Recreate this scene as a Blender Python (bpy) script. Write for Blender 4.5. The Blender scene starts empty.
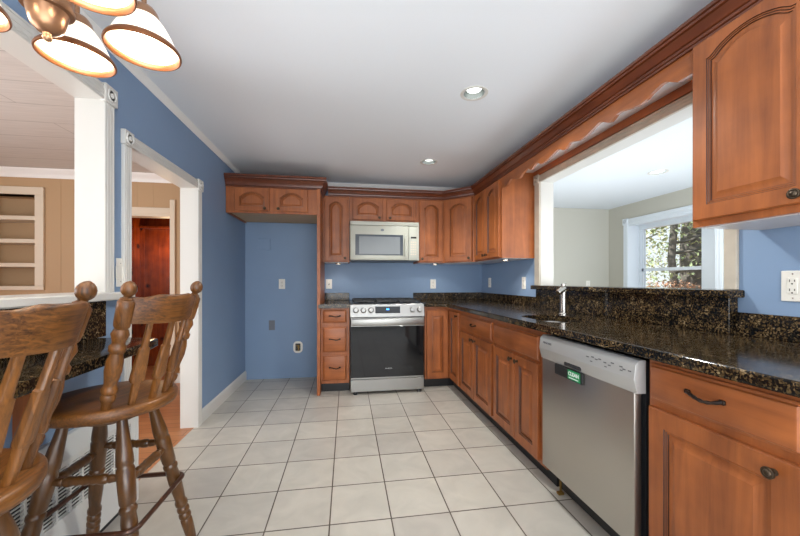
import bpy, bmesh, math, random
from mathutils import Vector, Matrix
random.seed(7)
S = bpy.context.scene
C = S.collection
PI = math.pi

# ------------------------------------------------------------------ camera
cam_d = bpy.data.cameras.new('camera')
cam = bpy.data.objects.new('camera', cam_d); C.objects.link(cam)
cam_d.sensor_width = 36.0; cam_d.sensor_fit = 'HORIZONTAL'
cam_d.lens = 36.0 * 343.0 / 800.0
cam_d.shift_y = 13.0 / 800.0
cam_d.clip_start = 0.02
cam.location = (0, 0, 1.17)
cam.rotation_euler = (PI / 2, 0, -math.atan(53.0 / 343.0))
S.camera = cam

# ------------------------------------------------------------------ world, sun, large lights, exposure
S.view_settings.view_transform = 'Standard'
S.view_settings.look = 'None'
S.view_settings.gamma = 1.0
S.view_settings.use_curve_mapping = False
S.view_settings.exposure = 0.70
w = bpy.data.worlds.new('sky'); S.world = w; w.use_nodes = True
wn = w.node_tree.nodes; wl = w.node_tree.links
bg = wn['Background']
tc = wn.new('ShaderNodeTexCoord'); sx = wn.new('ShaderNodeSeparateXYZ'); rp = wn.new('ShaderNodeValToRGB')
wl.new(tc.outputs['Generated'], sx.inputs[0]); wl.new(sx.outputs['Z'], rp.inputs[0]); wl.new(rp.outputs[0], bg.inputs[0])
rp.color_ramp.elements[0].color = (0.82, 0.88, 0.90, 1); rp.color_ramp.elements[1].color = (0.62, 0.78, 1.0, 1)
bg.inputs[1].default_value = 0.8

def area(name, loc, target, sx_, sy_, power, col=(1, 1, 1), spread=PI):
    d = bpy.data.lights.new(name, 'AREA'); d.shape = 'RECTANGLE'; d.size = sx_; d.size_y = sy_
    d.energy = power; d.color = col; d.spread = spread
    o = bpy.data.objects.new(name, d); C.objects.link(o); o.location = loc
    o.rotation_euler = (Vector(target) - Vector(loc)).to_track_quat('-Z', 'Y').to_euler()
    return o
sd = bpy.data.lights.new('sun', 'SUN'); sd.energy = 5.0; sd.angle = 0.02; sd.color = (1, .94, .84)
so = bpy.data.objects.new('sun', sd); C.objects.link(so); so.location = (-6, 4, 9)
so.rotation_euler = Vector((math.cos(math.radians(42)), 0.0, -math.sin(math.radians(42)))).to_track_quat('-Z', 'Y').to_euler()
area('rear_fill', (0.3, -1.6, 1.2), (0.2, 3.0, 1.85), 2.8, 2.1, 32, (0.97, 0.985, 1.0))  # added fill from behind the camera; no patio door stands there
area('ceiling_fill', (0.4, -0.9, 0.9), (0.4, -0.3, 2.37), 2.4, 1.5, 30, (0.95, 0.98, 1.0))  # added up-facing fill that lifts the kitchen ceiling
area('dining_fill', (-4.55, 1.0, 1.3), (-1.6, 1.0, 1.75), 2.4, 1.5, 46, (0.90, 0.95, 1.0))  # added fill in the dining room; that wall has no window
area('dining_low_fill', (-3.2, 0.9, 0.35), (-1.9, 0.9, 2.2), 1.8, 1.4, 30, (0.86, 0.93, 1.0))  # added low fill, out of view, aimed up at the ceilings
area('sunroom_fill', (3.2, -1.4, .7), (2.9, 2.6, 2.37), 2.2, 1.4, 60, (0.84, 0.92, 1.0))  # added fill at the unseen sunroom end, brightening its ceiling
area('sunroom_low_fill', (2.9, 3.1, 0.35), (2.2, 2.9, 2.2), 1.6, 1.6, 25, (0.86, 0.93, 1.0))  # added fill hidden below the ledge, lighting the ceilings from underneath

# ------------------------------------------------------------------ materials
def srgb(r, g, b):
    f = lambda c: (c / 255 / 12.92) if c / 255 <= .04045 else ((c / 255 + .055) / 1.055) ** 2.4
    return (f(r), f(g), f(b), 1)
def base(name):
    m = bpy.data.materials.new(name); m.use_nodes = True
    n = m.node_tree.nodes; return m, n, m.node_tree.links, n['Principled BSDF']
def plain(name, col, rough=.5, metal=0.0, bump=0.0, bscale=80, spec=None, coat=0.0, vary=0.0, vscale=3.0):
    m, n, l, p = base(name)
    p.inputs['Base Color'].default_value = col; p.inputs['Roughness'].default_value = rough; p.inputs['Metallic'].default_value = metal
    if spec is not None: p.inputs['Specular IOR Level'].default_value = spec
    p.inputs['Coat Weight'].default_value = coat
    t = n.new('ShaderNodeTexCoord')
    if bump:
        k = n.new('ShaderNodeTexNoise'); k.inputs['Scale'].default_value = bscale; k.inputs['Detail'].default_value = 3
        l.new(t.outputs['Object'], k.inputs['Vector'])
        b = n.new('ShaderNodeBump'); b.inputs['Strength'].default_value = bump; b.inputs['Distance'].default_value = .01
        l.new(k.outputs[0], b.inputs['Height']); l.new(b.outputs[0], p.inputs['Normal'])
    if vary:
        k = n.new('ShaderNodeTexNoise'); k.inputs['Scale'].default_value = vscale; k.inputs['Detail'].default_value = 4
        l.new(t.outputs['Object'], k.inputs['Vector'])
        r = n.new('ShaderNodeValToRGB')
        r.color_ramp.elements[0].position = .3; r.color_ramp.elements[1].position = .7
        r.color_ramp.elements[0].color = tuple(c * (1 - vary) for c in col[:3]) + (1,)
        r.color_ramp.elements[1].color = tuple(min(1, c * (1 + vary)) for c in col[:3]) + (1,)
        l.new(k.outputs[0], r.inputs[0]); l.new(r.outputs[0], p.inputs['Base Color'])
    return m
def wood(name, dark, light, axis='Z', rough=.32, fine=30.0, along=1.6, coat=.25, knots=False, contrast=(.3, .72)):
    m, n, l, p = base(name)
    t = n.new('ShaderNodeTexCoord'); mp = n.new('ShaderNodeMapping')
    sc = [fine, fine, fine]; sc['XYZ'.index(axis)] = along
    mp.inputs['Scale'].default_value = sc
    l.new(t.outputs['Object'], mp.inputs[0])
    k = n.new('ShaderNodeTexNoise'); k.inputs['Scale'].default_value = 1.0; k.inputs['Detail'].default_value = 6; k.inputs['Roughness'].default_value = .62; k.inputs['Distortion'].default_value = .6
    l.new(mp.outputs[0], k.inputs['Vector'])
    k2 = n.new('ShaderNodeTexNoise'); k2.inputs['Scale'].default_value = 7.0; k2.inputs['Detail'].default_value = 3
    l.new(t.outputs['Object'], k2.inputs['Vector'])
    mx = n.new('ShaderNodeMath'); mx.operation = 'MULTIPLY_ADD'; mx.inputs[1].default_value = .6
    m2 = n.new('ShaderNodeMath'); m2.operation = 'MULTIPLY'; m2.inputs[1].default_value = .4
    l.new(k2.outputs[0], m2.inputs[0]); l.new(k.outputs[0], mx.inputs[0]); l.new(m2.outputs[0], mx.inputs[2])
    r = n.new('ShaderNodeValToRGB')
    r.color_ramp.elements[0].position = contrast[0]; r.color_ramp.elements[0].color = dark
    r.color_ramp.elements[1].position = contrast[1]; r.color_ramp.elements[1].color = light
    l.new(mx.outputs[0], r.inputs[0])
    out = r.outputs[0]
    if knots:
        v = n.new('ShaderNodeTexVoronoi'); v.inputs['Scale'].default_value = 4.5
        l.new(t.outputs['Object'], v.inputs['Vector'])
        r2 = n.new('ShaderNodeValToRGB'); r2.color_ramp.elements[0].position = .08; r2.color_ramp.elements[1].position = .2
        r2.color_ramp.elements[0].color = (.12, .1, .1, 1); r2.color_ramp.elements[1].color = (1, 1, 1, 1)
        l.new(v.outputs['Distance'], r2.inputs[0])
        mm = n.new('ShaderNodeMixRGB'); mm.blend_type = 'MULTIPLY'; mm.inputs[0].default_value = 1
        l.new(out, mm.inputs[1]); l.new(r2.outputs[0], mm.inputs[2]); out = mm.outputs[0]
    l.new(out, p.inputs['Base Color'])
    p.inputs['Roughness'].default_value = rough; p.inputs['Coat Weight'].default_value = coat; p.inputs['Coat Roughness'].default_value = .2
    b = n.new('ShaderNodeBump'); b.inputs['Strength'].default_value = .06; b.inputs['Distance'].default_value = .004
    l.new(k.outputs[0], b.inputs['Height']); l.new(b.outputs[0], p.inputs['Normal'])
    return m
def granite(name):
    m, n, l, p = base(name)
    t = n.new('ShaderNodeTexCoord')
    nz = n.new('ShaderNodeTexNoise'); nz.inputs['Scale'].default_value = 60; nz.inputs['Detail'].default_value = 2
    l.new(t.outputs['Object'], nz.inputs['Vector'])
    wv = n.new('ShaderNodeVectorMath'); wv.operation = 'MULTIPLY_ADD'; wv.inputs[1].default_value = (.012, .012, .012)
    l.new(nz.outputs['Color'], wv.inputs[0]); l.new(t.outputs['Object'], wv.inputs[2])
    v = n.new('ShaderNodeTexVoronoi'); v.inputs['Scale'].default_value = 185
    l.new(wv.outputs[0], v.inputs['Vector'])
    sp = n.new('ShaderNodeSeparateXYZ'); l.new(v.outputs['Color'], sp.inputs[0])
    k3 = n.new('ShaderNodeTexNoise'); k3.inputs['Scale'].default_value = 22; k3.inputs['Detail'].default_value = 5; k3.inputs['Roughness'].default_value = .65
    l.new(t.outputs['Object'], k3.inputs['Vector'])
    ma = n.new('ShaderNodeMath'); ma.operation = 'MULTIPLY_ADD'; ma.inputs[1].default_value = 1.5
    l.new(k3.outputs[0], ma.inputs[0]); l.new(sp.outputs[0], ma.inputs[2])
    r = n.new('ShaderNodeValToRGB'); cr = r.color_ramp; cr.interpolation = 'LINEAR'
    dv = n.new('ShaderNodeMath'); dv.operation = 'MULTIPLY'; dv.inputs[1].default_value = .5
    l.new(ma.outputs[0], dv.inputs[0]); l.new(dv.outputs[0], r.inputs[0])
    cr.elements[0].position = .53; cr.elements[0].color = (.006, .0055, .005, 1)
    cr.elements[1].position = .98; cr.elements[1].color = (.34, .25, .14, 1)
    e = cr.elements.new(.65); e.color = (.016, .012, .008, 1)
    e = cr.elements.new(.75); e.color = (.060, .037, .016, 1)
    e = cr.elements.new(.87); e.color = (.15, .095, .042, 1)
    l.new(r.outputs[0], p.inputs['Base Color'])
    p.inputs['Roughness'].default_value = .12; p.inputs['Specular IOR Level'].default_value = .27
    return m
def tile_floor(name):
    m, n, l, p = base(name)
    t = n.new('ShaderNodeTexCoord'); mp = n.new('ShaderNodeMapping')
    mp.inputs['Location'].default_value = (.381 / .2985, -1.677 / .312, 0)
    mp.inputs['Scale'].default_value = (1 / .2985, 1 / .312, 1)
    l.new(t.outputs['Object'], mp.inputs[0])
    b = n.new('ShaderNodeTexBrick'); b.offset = 0; b.squash = 1; b.inputs['Scale'].default_value = 1
    b.inputs['Brick Width'].default_value = 1; b.inputs['Row Height'].default_value = 1; b.inputs['Mortar Size'].default_value = .0115
    b.inputs['Mortar Smooth'].default_value = .1; b.inputs['Bias'].default_value = 0
    b.inputs['Color1'].default_value = srgb(206, 199, 186); b.inputs['Color2'].default_value = srgb(189, 182, 172); b.inputs['Mortar'].default_value = srgb(92, 80, 68)
    l.new(mp.outputs[0], b.inputs['Vector'])
    k = n.new('ShaderNodeTexNoise'); k.inputs['Scale'].default_value = 5; k.inputs['Detail'].default_value = 6; k.inputs['Distortion'].default_value = 1.2
    l.new(t.outputs['Object'], k.inputs['Vector'])
    r = n.new('ShaderNodeValToRGB'); r.color_ramp.elements[0].position = .3; r.color_ramp.elements[1].position = .7
    r.color_ramp.elements[0].color = (.86, .86, .86, 1); r.color_ramp.elements[1].color = (1, 1, 1, 1)
    l.new(k.outputs[0], r.inputs[0])
    mm = n.new('ShaderNodeMixRGB'); mm.blend_type = 'MULTIPLY'; mm.inputs[0].default_value = 1
    l.new(b.outputs['Color'], mm.inputs[1]); l.new(r.outputs[0], mm.inputs[2]); l.new(mm.outputs[0], p.inputs['Base Color'])
    p.inputs['Roughness'].default_value = .33; p.inputs['Specular IOR Level'].default_value = .4
    bu = n.new('ShaderNodeBump'); bu.invert = True; bu.inputs['Strength'].default_value = .4; bu.inputs['Distance'].default_value = .003
    l.new(b.outputs['Fac'], bu.inputs['Height']); l.new(bu.outputs[0], p.inputs['Normal'])
    return m
def planks(name, c1, c2, mort, wx, wy, msize, rough=.35, axis='XY', coat=0.0):
    m, n, l, p = base(name)
    t = n.new('ShaderNodeTexCoord'); mp = n.new('ShaderNodeMapping')
    if axis == 'XZ': mp.inputs['Rotation'].default_value = (-PI / 2, 0, 0)
    l.new(t.outputs['Object'], mp.inputs[0])
    b = n.new('ShaderNodeTexBrick'); b.offset = .37; b.inputs['Scale'].default_value = 1
    b.inputs['Brick Width'].default_value = wx; b.inputs['Row Height'].default_value = wy; b.inputs['Mortar Size'].default_value = msize
    b.inputs['Color1'].default_value = c1; b.inputs['Color2'].default_value = c2; b.inputs['Mortar'].default_value = mort
    l.new(mp.outputs[0], b.inputs['Vector'])
    k = n.new('ShaderNodeTexNoise'); k.inputs['Detail'].default_value = 5; k.inputs['Scale'].default_value = 1
    m2 = n.new('ShaderNodeMapping'); m2.inputs['Scale'].default_value = (4, 50, 50)
    l.new(t.outputs['Object'], m2.inputs[0]); l.new(m2.outputs[0], k.inputs['Vector'])
    r = n.new('ShaderNodeValToRGB'); r.color_ramp.elements[0].color = (.78, .78, .78, 1); r.color_ramp.elements[1].color = (1.1, 1.1, 1.1, 1)
    l.new(k.outputs[0], r.inputs[0])
    mm = n.new('ShaderNodeMixRGB'); mm.blend_type = 'MULTIPLY'; mm.inputs[0].default_value = 1
    l.new(b.outputs['Color'], mm.inputs[1]); l.new(r.outputs[0], mm.inputs[2]); l.new(mm.outputs[0], p.inputs['Base Color'])
    p.inputs['Roughness'].default_value = rough; p.inputs['Coat Weight'].default_value = coat
    return m
def glow(name, col, strength):
    m, n, l, p = base(name)
    p.inputs['Base Color'].default_value = col; p.inputs['Emission Color'].default_value = col; p.inputs['Emission Strength'].default_value = strength
    return m
def brushed(name, col, rough=.3, axis='X'):
    m, n, l, p = base(name)
    p.inputs['Base Color'].default_value = col; p.inputs['Metallic'].default_value = 1; p.inputs['Roughness'].default_value = rough
    t = n.new('ShaderNodeTexCoord'); mp = n.new('ShaderNodeMapping')
    sc = [300, 300, 300]; sc['XYZ'.index(axis)] = 3; mp.inputs['Scale'].default_value = sc
    k = n.new('ShaderNodeTexNoise'); k.inputs['Scale'].default_value = 1
    l.new(t.outputs['Object'], mp.inputs[0]); l.new(mp.outputs[0], k.inputs['Vector'])
    b = n.new('ShaderNodeBump'); b.inputs['Strength'].default_value = .05; b.inputs['Distance'].default_value = .002
    l.new(k.outputs[0], b.inputs['Height']); l.new(b.outputs[0], p.inputs['Normal'])
    return m

CD, CL = srgb(106, 55, 27), srgb(189, 109, 56)
M = dict(
    cab_v=wood('cabinet_wood_upright', CD, CL, 'Z', fine=26, along=1.8, contrast=(.22, .8), rough=.4, coat=.05),
    cab_x=wood('cabinet_wood_crosswise', CD, CL, 'X', fine=26, along=1.8, contrast=(.22, .8), rough=.4, coat=.05),
    cab_y=wood('cabinet_wood_lengthwise', CD, CL, 'Y', fine=26, along=1.8, contrast=(.22, .8), rough=.4, coat=.05),
    crown=wood('crown_wood', srgb(70, 31, 15), srgb(120, 60, 32), 'Y', fine=26, along=1.6, contrast=(.22, .8)),
    oak=wood('oak', srgb(50, 28, 10), srgb(144, 90, 38), 'Z', rough=.42, fine=120, along=7, coat=.12, contrast=(.33, .66)),
    oak_y=wood('oak_lengthwise', srgb(50, 28, 10), srgb(144, 90, 38), 'Y', rough=.42, fine=150, along=6, coat=.08, contrast=(.33, .66)),
    oak_dark=wood('oak_dark', srgb(60, 36, 15), srgb(118, 76, 34), 'Z', rough=.3, fine=50, along=5, coat=.4),
    pine=wood('knotty_pine', srgb(86, 26, 6), srgb(168, 72, 22), 'Z', rough=.2, fine=24, along=1.4, coat=.5, knots=True),
    granite=granite('granite'),
    tile=tile_floor('floor_tile'),
    hard=planks('hardwood', srgb(196, 134, 90), srgb(182, 118, 76), srgb(120, 74, 46), .9, .083, .002),
    blue=plain('blue_paint', srgb(130, 154, 184), .55, bump=.05, bscale=160, vary=.03, vscale=2.0),
    tan=plain('tan_paint', srgb(186, 152, 114), .6, bump=.04),
    greige=plain('greige_paint', srgb(196, 192, 180), .6, bump=.04),
    ceil=plain('ceiling_paint', srgb(234, 237, 240), .7, bump=.06, bscale=140),
    ceil_tex=plain('textured_ceiling', srgb(224, 228, 232), .8, bump=.35, bscale=90),
    ceil_plank=planks('ceiling_planks', srgb(214, 208, 202), srgb(214, 208, 202), srgb(184, 178, 172), 6, .3, .004, .6),
    crownwhite=plain('ceiling_trim_lightened', srgb(244, 242, 238), .4),  # white trim colour lightened to make up for weak light at the ceiling
    white=plain('white_trim', srgb(216, 213, 206), .35),
    white_old=plain('scuffed_trim', srgb(192, 182, 166), .5, vary=.07, vscale=16),
    cream=plain('cream_trim', srgb(222, 206, 184), .45),
    ply=plain('plywood', srgb(190, 158, 116), .5, vary=.06),
    lam=plain('pale_laminate', srgb(214, 206, 204), .35),
    steel=brushed('steel', (.36, .352, .335, 1), .36, 'X'),
    steel_y=brushed('steel_lengthwise', (.52, .50, .46, 1), .36, 'Y'),
    silver=plain('silver_plastic', srgb(184, 184, 182), .35, metal=.35),
    cone=plain('reflector_cone', srgb(120, 124, 122), .3, metal=.4),
    chrome=plain('chrome', (.8, .8, .8, 1), .1, metal=1),
    nickel=plain('brushed_nickel', (.55, .52, .48, 1), .25, metal=1),
    blackglass=plain('black_glass', (.006, .006, .007, 1), .05, spec=.45),
    black=plain('black_enamel', (.012, .012, .013, 1), .35),
    iron=plain('cast_iron', (.02, .02, .021, 1), .55),
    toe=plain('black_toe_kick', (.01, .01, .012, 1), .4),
    groove=plain('dark_groove', srgb(66, 32, 16), .4),  # darker colour on the groove faces of the doors
    bisque=plain('bisque_enamel', srgb(190, 190, 177), .3),
    grayglass=plain('grey_oven_window', srgb(118, 122, 124), .15, spec=.6),
    darkframe=plain('dark_window_border', srgb(46, 54, 64), .15),
    bronze=plain('aged_bronze', (.09, .066, .045, 1), .35, metal=.9),
    pull=plain('dark_pull', (.035, .026, .022, 1), .35, metal=.8),
    copper=plain('brushed_copper', srgb(150, 112, 84), .33, metal=.75),
    rim=plain('bronze_rim', srgb(124, 74, 40), .4, metal=.5),
    outlet=plain('white_plastic', srgb(236, 232, 222), .3),
    slot=plain('socket_slot', srgb(70, 64, 58), .5),
    grey=plain('grey_plate', srgb(112, 116, 124), .5),
    brass=plain('brass', srgb(150, 118, 60), .3, metal=.8),
    heater=plain('heater_enamel', srgb(226, 226, 222), .4),
    dark=plain('dark_gap', (.02, .02, .022, 1), .7),
    ringm=plain('brown_metal', srgb(76, 46, 32), .3, metal=.3, coat=.3),
    vinyl=plain('white_vinyl', srgb(226, 232, 238), .35),
    shade=glow('lit_glass_shade', srgb(255, 244, 228), .5),
    bulb=glow('lit_bulb', srgb(255, 246, 230), 5.0),
    canlens=glow('lit_can_lens', srgb(250, 255, 250), 2.2),
    pucklens=glow('lit_puck_lens', srgb(255, 232, 196), 5.0),
    disp=glow('blue_display', srgb(60, 150, 255), 1.6),
    green=plain('green_sign', srgb(24, 146, 84), .4),
    signtext=plain('white_print', srgb(235, 240, 235), .5),
    greyprint=plain('grey_print', srgb(96, 96, 98), .5),
    bark=plain('bark', srgb(96, 92, 86), .9, bump=.6, bscale=12, vary=.3, vscale=6),
    leafa=plain('green_leaves', srgb(150, 164, 122), .6, vary=.35, vscale=1.2),
    leafb=plain('yellow_green_leaves', srgb(206, 204, 160), .6, vary=.3, vscale=1.2),
    rust=plain('rust_leaves', srgb(176, 138, 112), .7, vary=.4, vscale=2.5),
    carpet=plain('pale_carpet', srgb(190, 192, 196), .95, bump=.3, bscale=300),
    soil=plain('leaf_litter', srgb(150, 120, 92), .9, vary=.35, vscale=2.0),
)
gm, gn, gl, gp = base('window_glass')
gp.inputs['Base Color'].default_value = (.95, .98, 1, 1); gp.inputs['Roughness'].default_value = 0; gp.inputs['Transmission Weight'].default_value = 1; gp.inputs['IOR'].default_value = 1.02
M['glass'] = gm

# ------------------------------------------------------------------ helpers
def wloc(o):
    v = Vector((0, 0, 0))
    while o is not None: v += o.location; o = o.parent
    return v
def tag(o, label=None, cat=None, group=None, kind=None):
    if label: o['label'] = label
    if cat: o['category'] = cat
    if group: o['group'] = group
    if kind: o['kind'] = kind
    return o
def thing(name, label, cat, loc=(0, 0, 0), group=None):
    o = bpy.data.objects.new(name, None); C.objects.link(o); o.location = loc; o.empty_display_size = .05
    return tag(o, label, cat, group)
def struct(name, loc=(0, 0, 0)):
    o = bpy.data.objects.new(name, None); C.objects.link(o); o.location = loc
    return tag(o, kind='structure')
def obj(name, bm, mats, parent=None, smooth=None, label=None, pick=None, loc=None):
    if isinstance(mats, str): mats = [mats]
    bmesh.ops.recalc_face_normals(bm, faces=bm.faces)
    off = wloc(parent) if parent is not None else Vector(loc or (0, 0, 0))
    if off.length: bmesh.ops.translate(bm, verts=bm.verts, vec=-off)
    if pick:
        bm.normal_update()
        for f in bm.faces: f.material_index = pick(f.normal, f.calc_center_median() + off)
    me = bpy.data.meshes.new(name); bm.to_mesh(me); bm.free()
    for k in mats: me.materials.append(M[k])
    o = bpy.data.objects.new(name, me); C.objects.link(o)
    if parent is not None: o.parent = parent
    elif loc: o.location = loc
    if smooth is not None:
        a = math.radians(smooth)
        for p_ in me.polygons: p_.use_smooth = True
        b2 = bmesh.new(); b2.from_mesh(me)
        for e in b2.edges:
            if len(e.link_faces) == 2 and e.calc_face_angle(0) > a: e.smooth = False
        b2.to_mesh(me); b2.free()
    if label: o['label'] = label
    return o
def BM(): return bmesh.new()
def box(bm, x0, x1, y0, y1, z0, z1, bev=0.0, seg=1):
    vs = [bm.verts.new((x, y, z)) for x in (x0, x1) for y in (y0, y1) for z in (z0, z1)]
    fs = [bm.faces.new([vs[i] for i in q]) for q in ((0, 1, 3, 2), (4, 6, 7, 5), (0, 4, 5, 1), (2, 3, 7, 6), (0, 2, 6, 4), (1, 5, 7, 3))]
    if bev:
        es = {e for f in fs for e in f.edges}
        bmesh.ops.bevel(bm, geom=list(es), offset=bev, segments=seg, profile=.5, affect='EDGES')
    return bm
class Fr:
    """a cabinet front: u runs to the right as seen from the room, v is up, w comes out of the face"""
    def __init__(s, o, U): s.o = Vector(o); s.U = Vector(U).normalized(); s.W = Vector((s.U.y, -s.U.x, 0))
    def p(s, u, v, w=0): return s.o + s.U * u + Vector((0, 0, v)) + s.W * w
def fbox(bm, F, u0, u1, v0, v1, w0, w1, bev=0.0, seg=1):
    t = bmesh.new(); box(t, u0, u1, v0, v1, w0, w1, bev, seg)
    merge(bm, t, lambda c: F.p(c.x, c.y, c.z))
    return bm
def merge(bm, t, f):
    mp = {v: bm.verts.new(f(v.co)) for v in t.verts}
    for fc in t.faces: bm.faces.new([mp[v] for v in fc.verts])
    t.free()
def prism(bm, pts, z0, z1):
    a = [bm.verts.new((x, y, z0)) for x, y in pts]; b = [bm.verts.new((x, y, z1)) for x, y in pts]
    n = len(pts); bm.faces.new(a); bm.faces.new(list(reversed(b)))
    for i in range(n): bm.faces.new((a[i], a[(i + 1) % n], b[(i + 1) % n], b[i]))
    return bm
def basis(d):
    d = Vector(d).normalized(); h = Vector((0, 0, 1)) if abs(d.z) < .95 else Vector((1, 0, 0))
    a = d.cross(h).normalized(); return d, a, a.cross(d).normalized()
def rings(bm, rs, closed=True, cap=True):
    for i in range(len(rs) - 1):
        A, B = rs[i], rs[i + 1]; n = len(A)
        for k in range(n if closed else n - 1):
            try: bm.faces.new((A[k], A[(k + 1) % n], B[(k + 1) % n], B[k]))
            except ValueError: pass
    if cap:
        for R in (rs[0], rs[-1]):
            try: bm.faces.new(R)
            except ValueError: pass
    return bm
def lathe(bm, p0, p1, prof, n=16, cap=True):
    """prof: (t, r) with t = 0..1 from p0 to p1"""
    p0 = Vector(p0); p1 = Vector(p1); d, a, b = basis(p1 - p0); L = (p1 - p0)
    return rings(bm, [[bm.verts.new(p0 + L * t + a * (r * math.cos(2 * PI * k / n)) + b * (r * math.sin(2 * PI * k / n))) for k in range(n)] for t, r in prof], True, cap)
def lathez(bm, x, y, prof, n=24, cap=True):
    return rings(bm, [[bm.verts.new((x + r * math.cos(2 * PI * k / n), y + r * math.sin(2 * PI * k / n), z)) for k in range(n)] for z, r in prof], True, cap)
def tube(bm, pts, r, n=8, closed=False):
    pts = [Vector(p) for p in pts]; rs = []; N = len(pts); up = None
    for i, p in enumerate(pts):
        if closed: d = pts[(i + 1) % N] - pts[i - 1]
        else: d = pts[min(i + 1, N - 1)] - pts[max(i - 1, 0)]
        d.normalize()
        if up is None: _, a, b = basis(d)
        else:
            a = (up - d * up.dot(d)).normalized(); b = a.cross(d).normalized()
        up = a; rr = r[i] if isinstance(r, (list, tuple)) else r
        rs.append([bm.verts.new(p + a * (rr * math.cos(2 * PI * k / n)) + b * (rr * math.sin(2 * PI * k / n))) for k in range(n)])
    if closed: rs.append(rs[0])
    return rings(bm, rs, True, not closed)
def sweep(bm, path, prof, z0=0.0):
    """closed profile of (out, z) swept along a plan path; out = to the right of the walking direction"""
    P = [Vector((x, y, 0)) for x, y in path]; nn = []
    for i in range(len(P) - 1):
        d = (P[i + 1] - P[i]).normalized(); nn.append(Vector((d.y, -d.x, 0)))
    rs = []
    for i, p in enumerate(P):
        if i == 0: m = nn[0]
        elif i == len(P) - 1: m = nn[-1]
        else: m = (nn[i - 1] + nn[i]) / (1 + nn[i - 1].dot(nn[i]))
        rs.append([bm.verts.new(p + m * o + Vector((0, 0, z0 + z))) for o, z in prof])
    return rings(bm, rs, True, True)
def cut(o, cutters):
    """boolean difference, applied"""
    for cbm in cutters:
        me = bpy.data.meshes.new('c'); bmesh.ops.recalc_face_normals(cbm, faces=cbm.faces); cbm.to_mesh(me); cbm.free()
        c = bpy.data.objects.new('c', me); C.objects.link(c)
        md = o.modifiers.new('b', 'BOOLEAN'); md.object = c; md.operation = 'DIFFERENCE'; md.solver = 'EXACT'
        bpy.context.view_layer.update()
        dg = bpy.context.evaluated_depsgraph_get()
        nm = bpy.data.meshes.new_from_object(o.evaluated_get(dg))
        o.modifiers.clear(); o.data = nm
        bpy.data.objects.remove(c)
def text(name, s, size, mat, origin, U, V, parent, depth=.0006, bold=False):
    cu = bpy.data.curves.new('t', 'FONT'); cu.body = s; cu.size = size; cu.extrude = depth; cu.align_x = 'CENTER'; cu.align_y = 'CENTER'
    if bold: cu.offset = size * .03
    t = bpy.data.objects.new('t', cu); C.objects.link(t); bpy.context.view_layer.update()
    me = bpy.data.meshes.new_from_object(t.evaluated_get(bpy.context.evaluated_depsgraph_get()))
    bpy.data.objects.remove(t)
    U = Vector(U).normalized(); V = Vector(V).normalized(); W = U.cross(V)
    off = wloc(parent)
    for v in me.vertices: v.co = Vector(origin) + U * v.co.x + V * v.co.y + W * v.co.z - off
    me.materials.clear(); me.materials.append(M[mat])
    o = bpy.data.objects.new(name, me); C.objects.link(o); o.parent = parent
    return o
def copy_tree(o, parent=None):
    c = o.copy(); C.objects.link(c)
    if parent is not None: c.parent = parent
    for ch in list(o.children): copy_tree(ch, c)
    return c

# ------------------------------------------------------------------ room shell
XL, XR, YB, CH = -1.19, 1.75, 4.29, 2.37
Y0 = -1.7
def slab(name, mat, x0, x1, y0, y1, z0, z1, parent=None, bev=0.0):
    o = obj(name, box(BM(), x0, x1, y0, y1, z0, z1, bev), mat, parent)
    if parent is None: tag(o, kind='structure')
    return o
slab('floor', 'tile', -1.205, 1.75, Y0, YB, -.1, 0)
slab('floor_dining', 'hard', -4.7, -1.205, Y0, YB, -.1, 0)
slab('floor_pine_room', 'hard', -2.75, -1.2, YB, 5.2, -.1, 0)
slab('floor_sunroom', 'carpet', 1.75, 4.72, Y0, 5.16, -.1, 0)
ceil = obj('ceiling', box(BM(), -1.255, 1.81, Y0, YB + .06, CH, CH + .14), 'ceil'); tag(ceil, kind='structure')
CANS = [(.803, 2.095), (.815, 3.37)]
cut(ceil, [lathez(BM(), x, y, [(CH - .05, .068), (CH + .09, .062)], 32) for x, y in CANS])
slab('ceiling_dining', 'ceil_plank', -4.7, -1.255, Y0, YB + .06, CH + .01, CH + .14)
ceil2 = obj('ceiling_sunroom', box(BM(), 1.81, 4.72, Y0, 5.26, CH, CH + .14), 'ceil_tex'); tag(ceil2, kind='structure')
cut(ceil2, [lathez(BM(), 3.384, 3.298, [(CH - .05, .078), (CH + .09, .07)], 32)])

bm = BM()
for y0, y1, zs in ((Y0, -.6, [(0, CH)]), (-.6, 1.897, [(0, 1.075), (2.072, CH)]), (1.897, 2.093, [(0, CH)]), (2.093, 2.967, [(1.922, CH)]), (2.967, YB, [(0, CH)])):
    for z0, z1 in zs: box(bm, -1.305, XL, y0, y1, z0, z1)
tag(obj('wall_left', bm, ['blue', 'tan'], pick=lambda n, c: 1 if n.x < -.5 else 0), kind='structure')
# back wall: kitchen part blue, dining part tan with the niche and the door to the pine room
tag(obj('wall_back', box(BM(), -1.32, 1.87, YB, YB + .12, 0, CH + .1), 'blue'), kind='structure')
bm = BM()
for x0, x1, zs in ((-4.7, -3.92, [(0, CH + .1)]), (-3.92, -3.34, [(0, 1.116), (2.105, CH + .1)]), (-3.34, -2.75, [(0, CH + .1)]), (-2.75, -1.995, [(1.915, CH + .1)]), (-1.995, -1.32, [(0, CH + .1)])):
    for z0, z1 in zs: box(bm, x0, x1, YB, YB + .12, z0, z1)
for i in range(21):                                     # panel grooves stand as fine raised beads
    x = -4.6 + i * .166
    if not (-3.95 < x < -3.24 or -2.78 < x < -1.92 or x > -1.36): box(bm, x - .0035, x + .0035, YB - .003, YB, 0, 2.29)
for x in (-2.35, -2.18): box(bm, x - .003, x + .003, YB - .002, YB, 2.0, 2.29)
tag(obj('wall_dining_back', bm, 'tan'), kind='structure')
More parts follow.
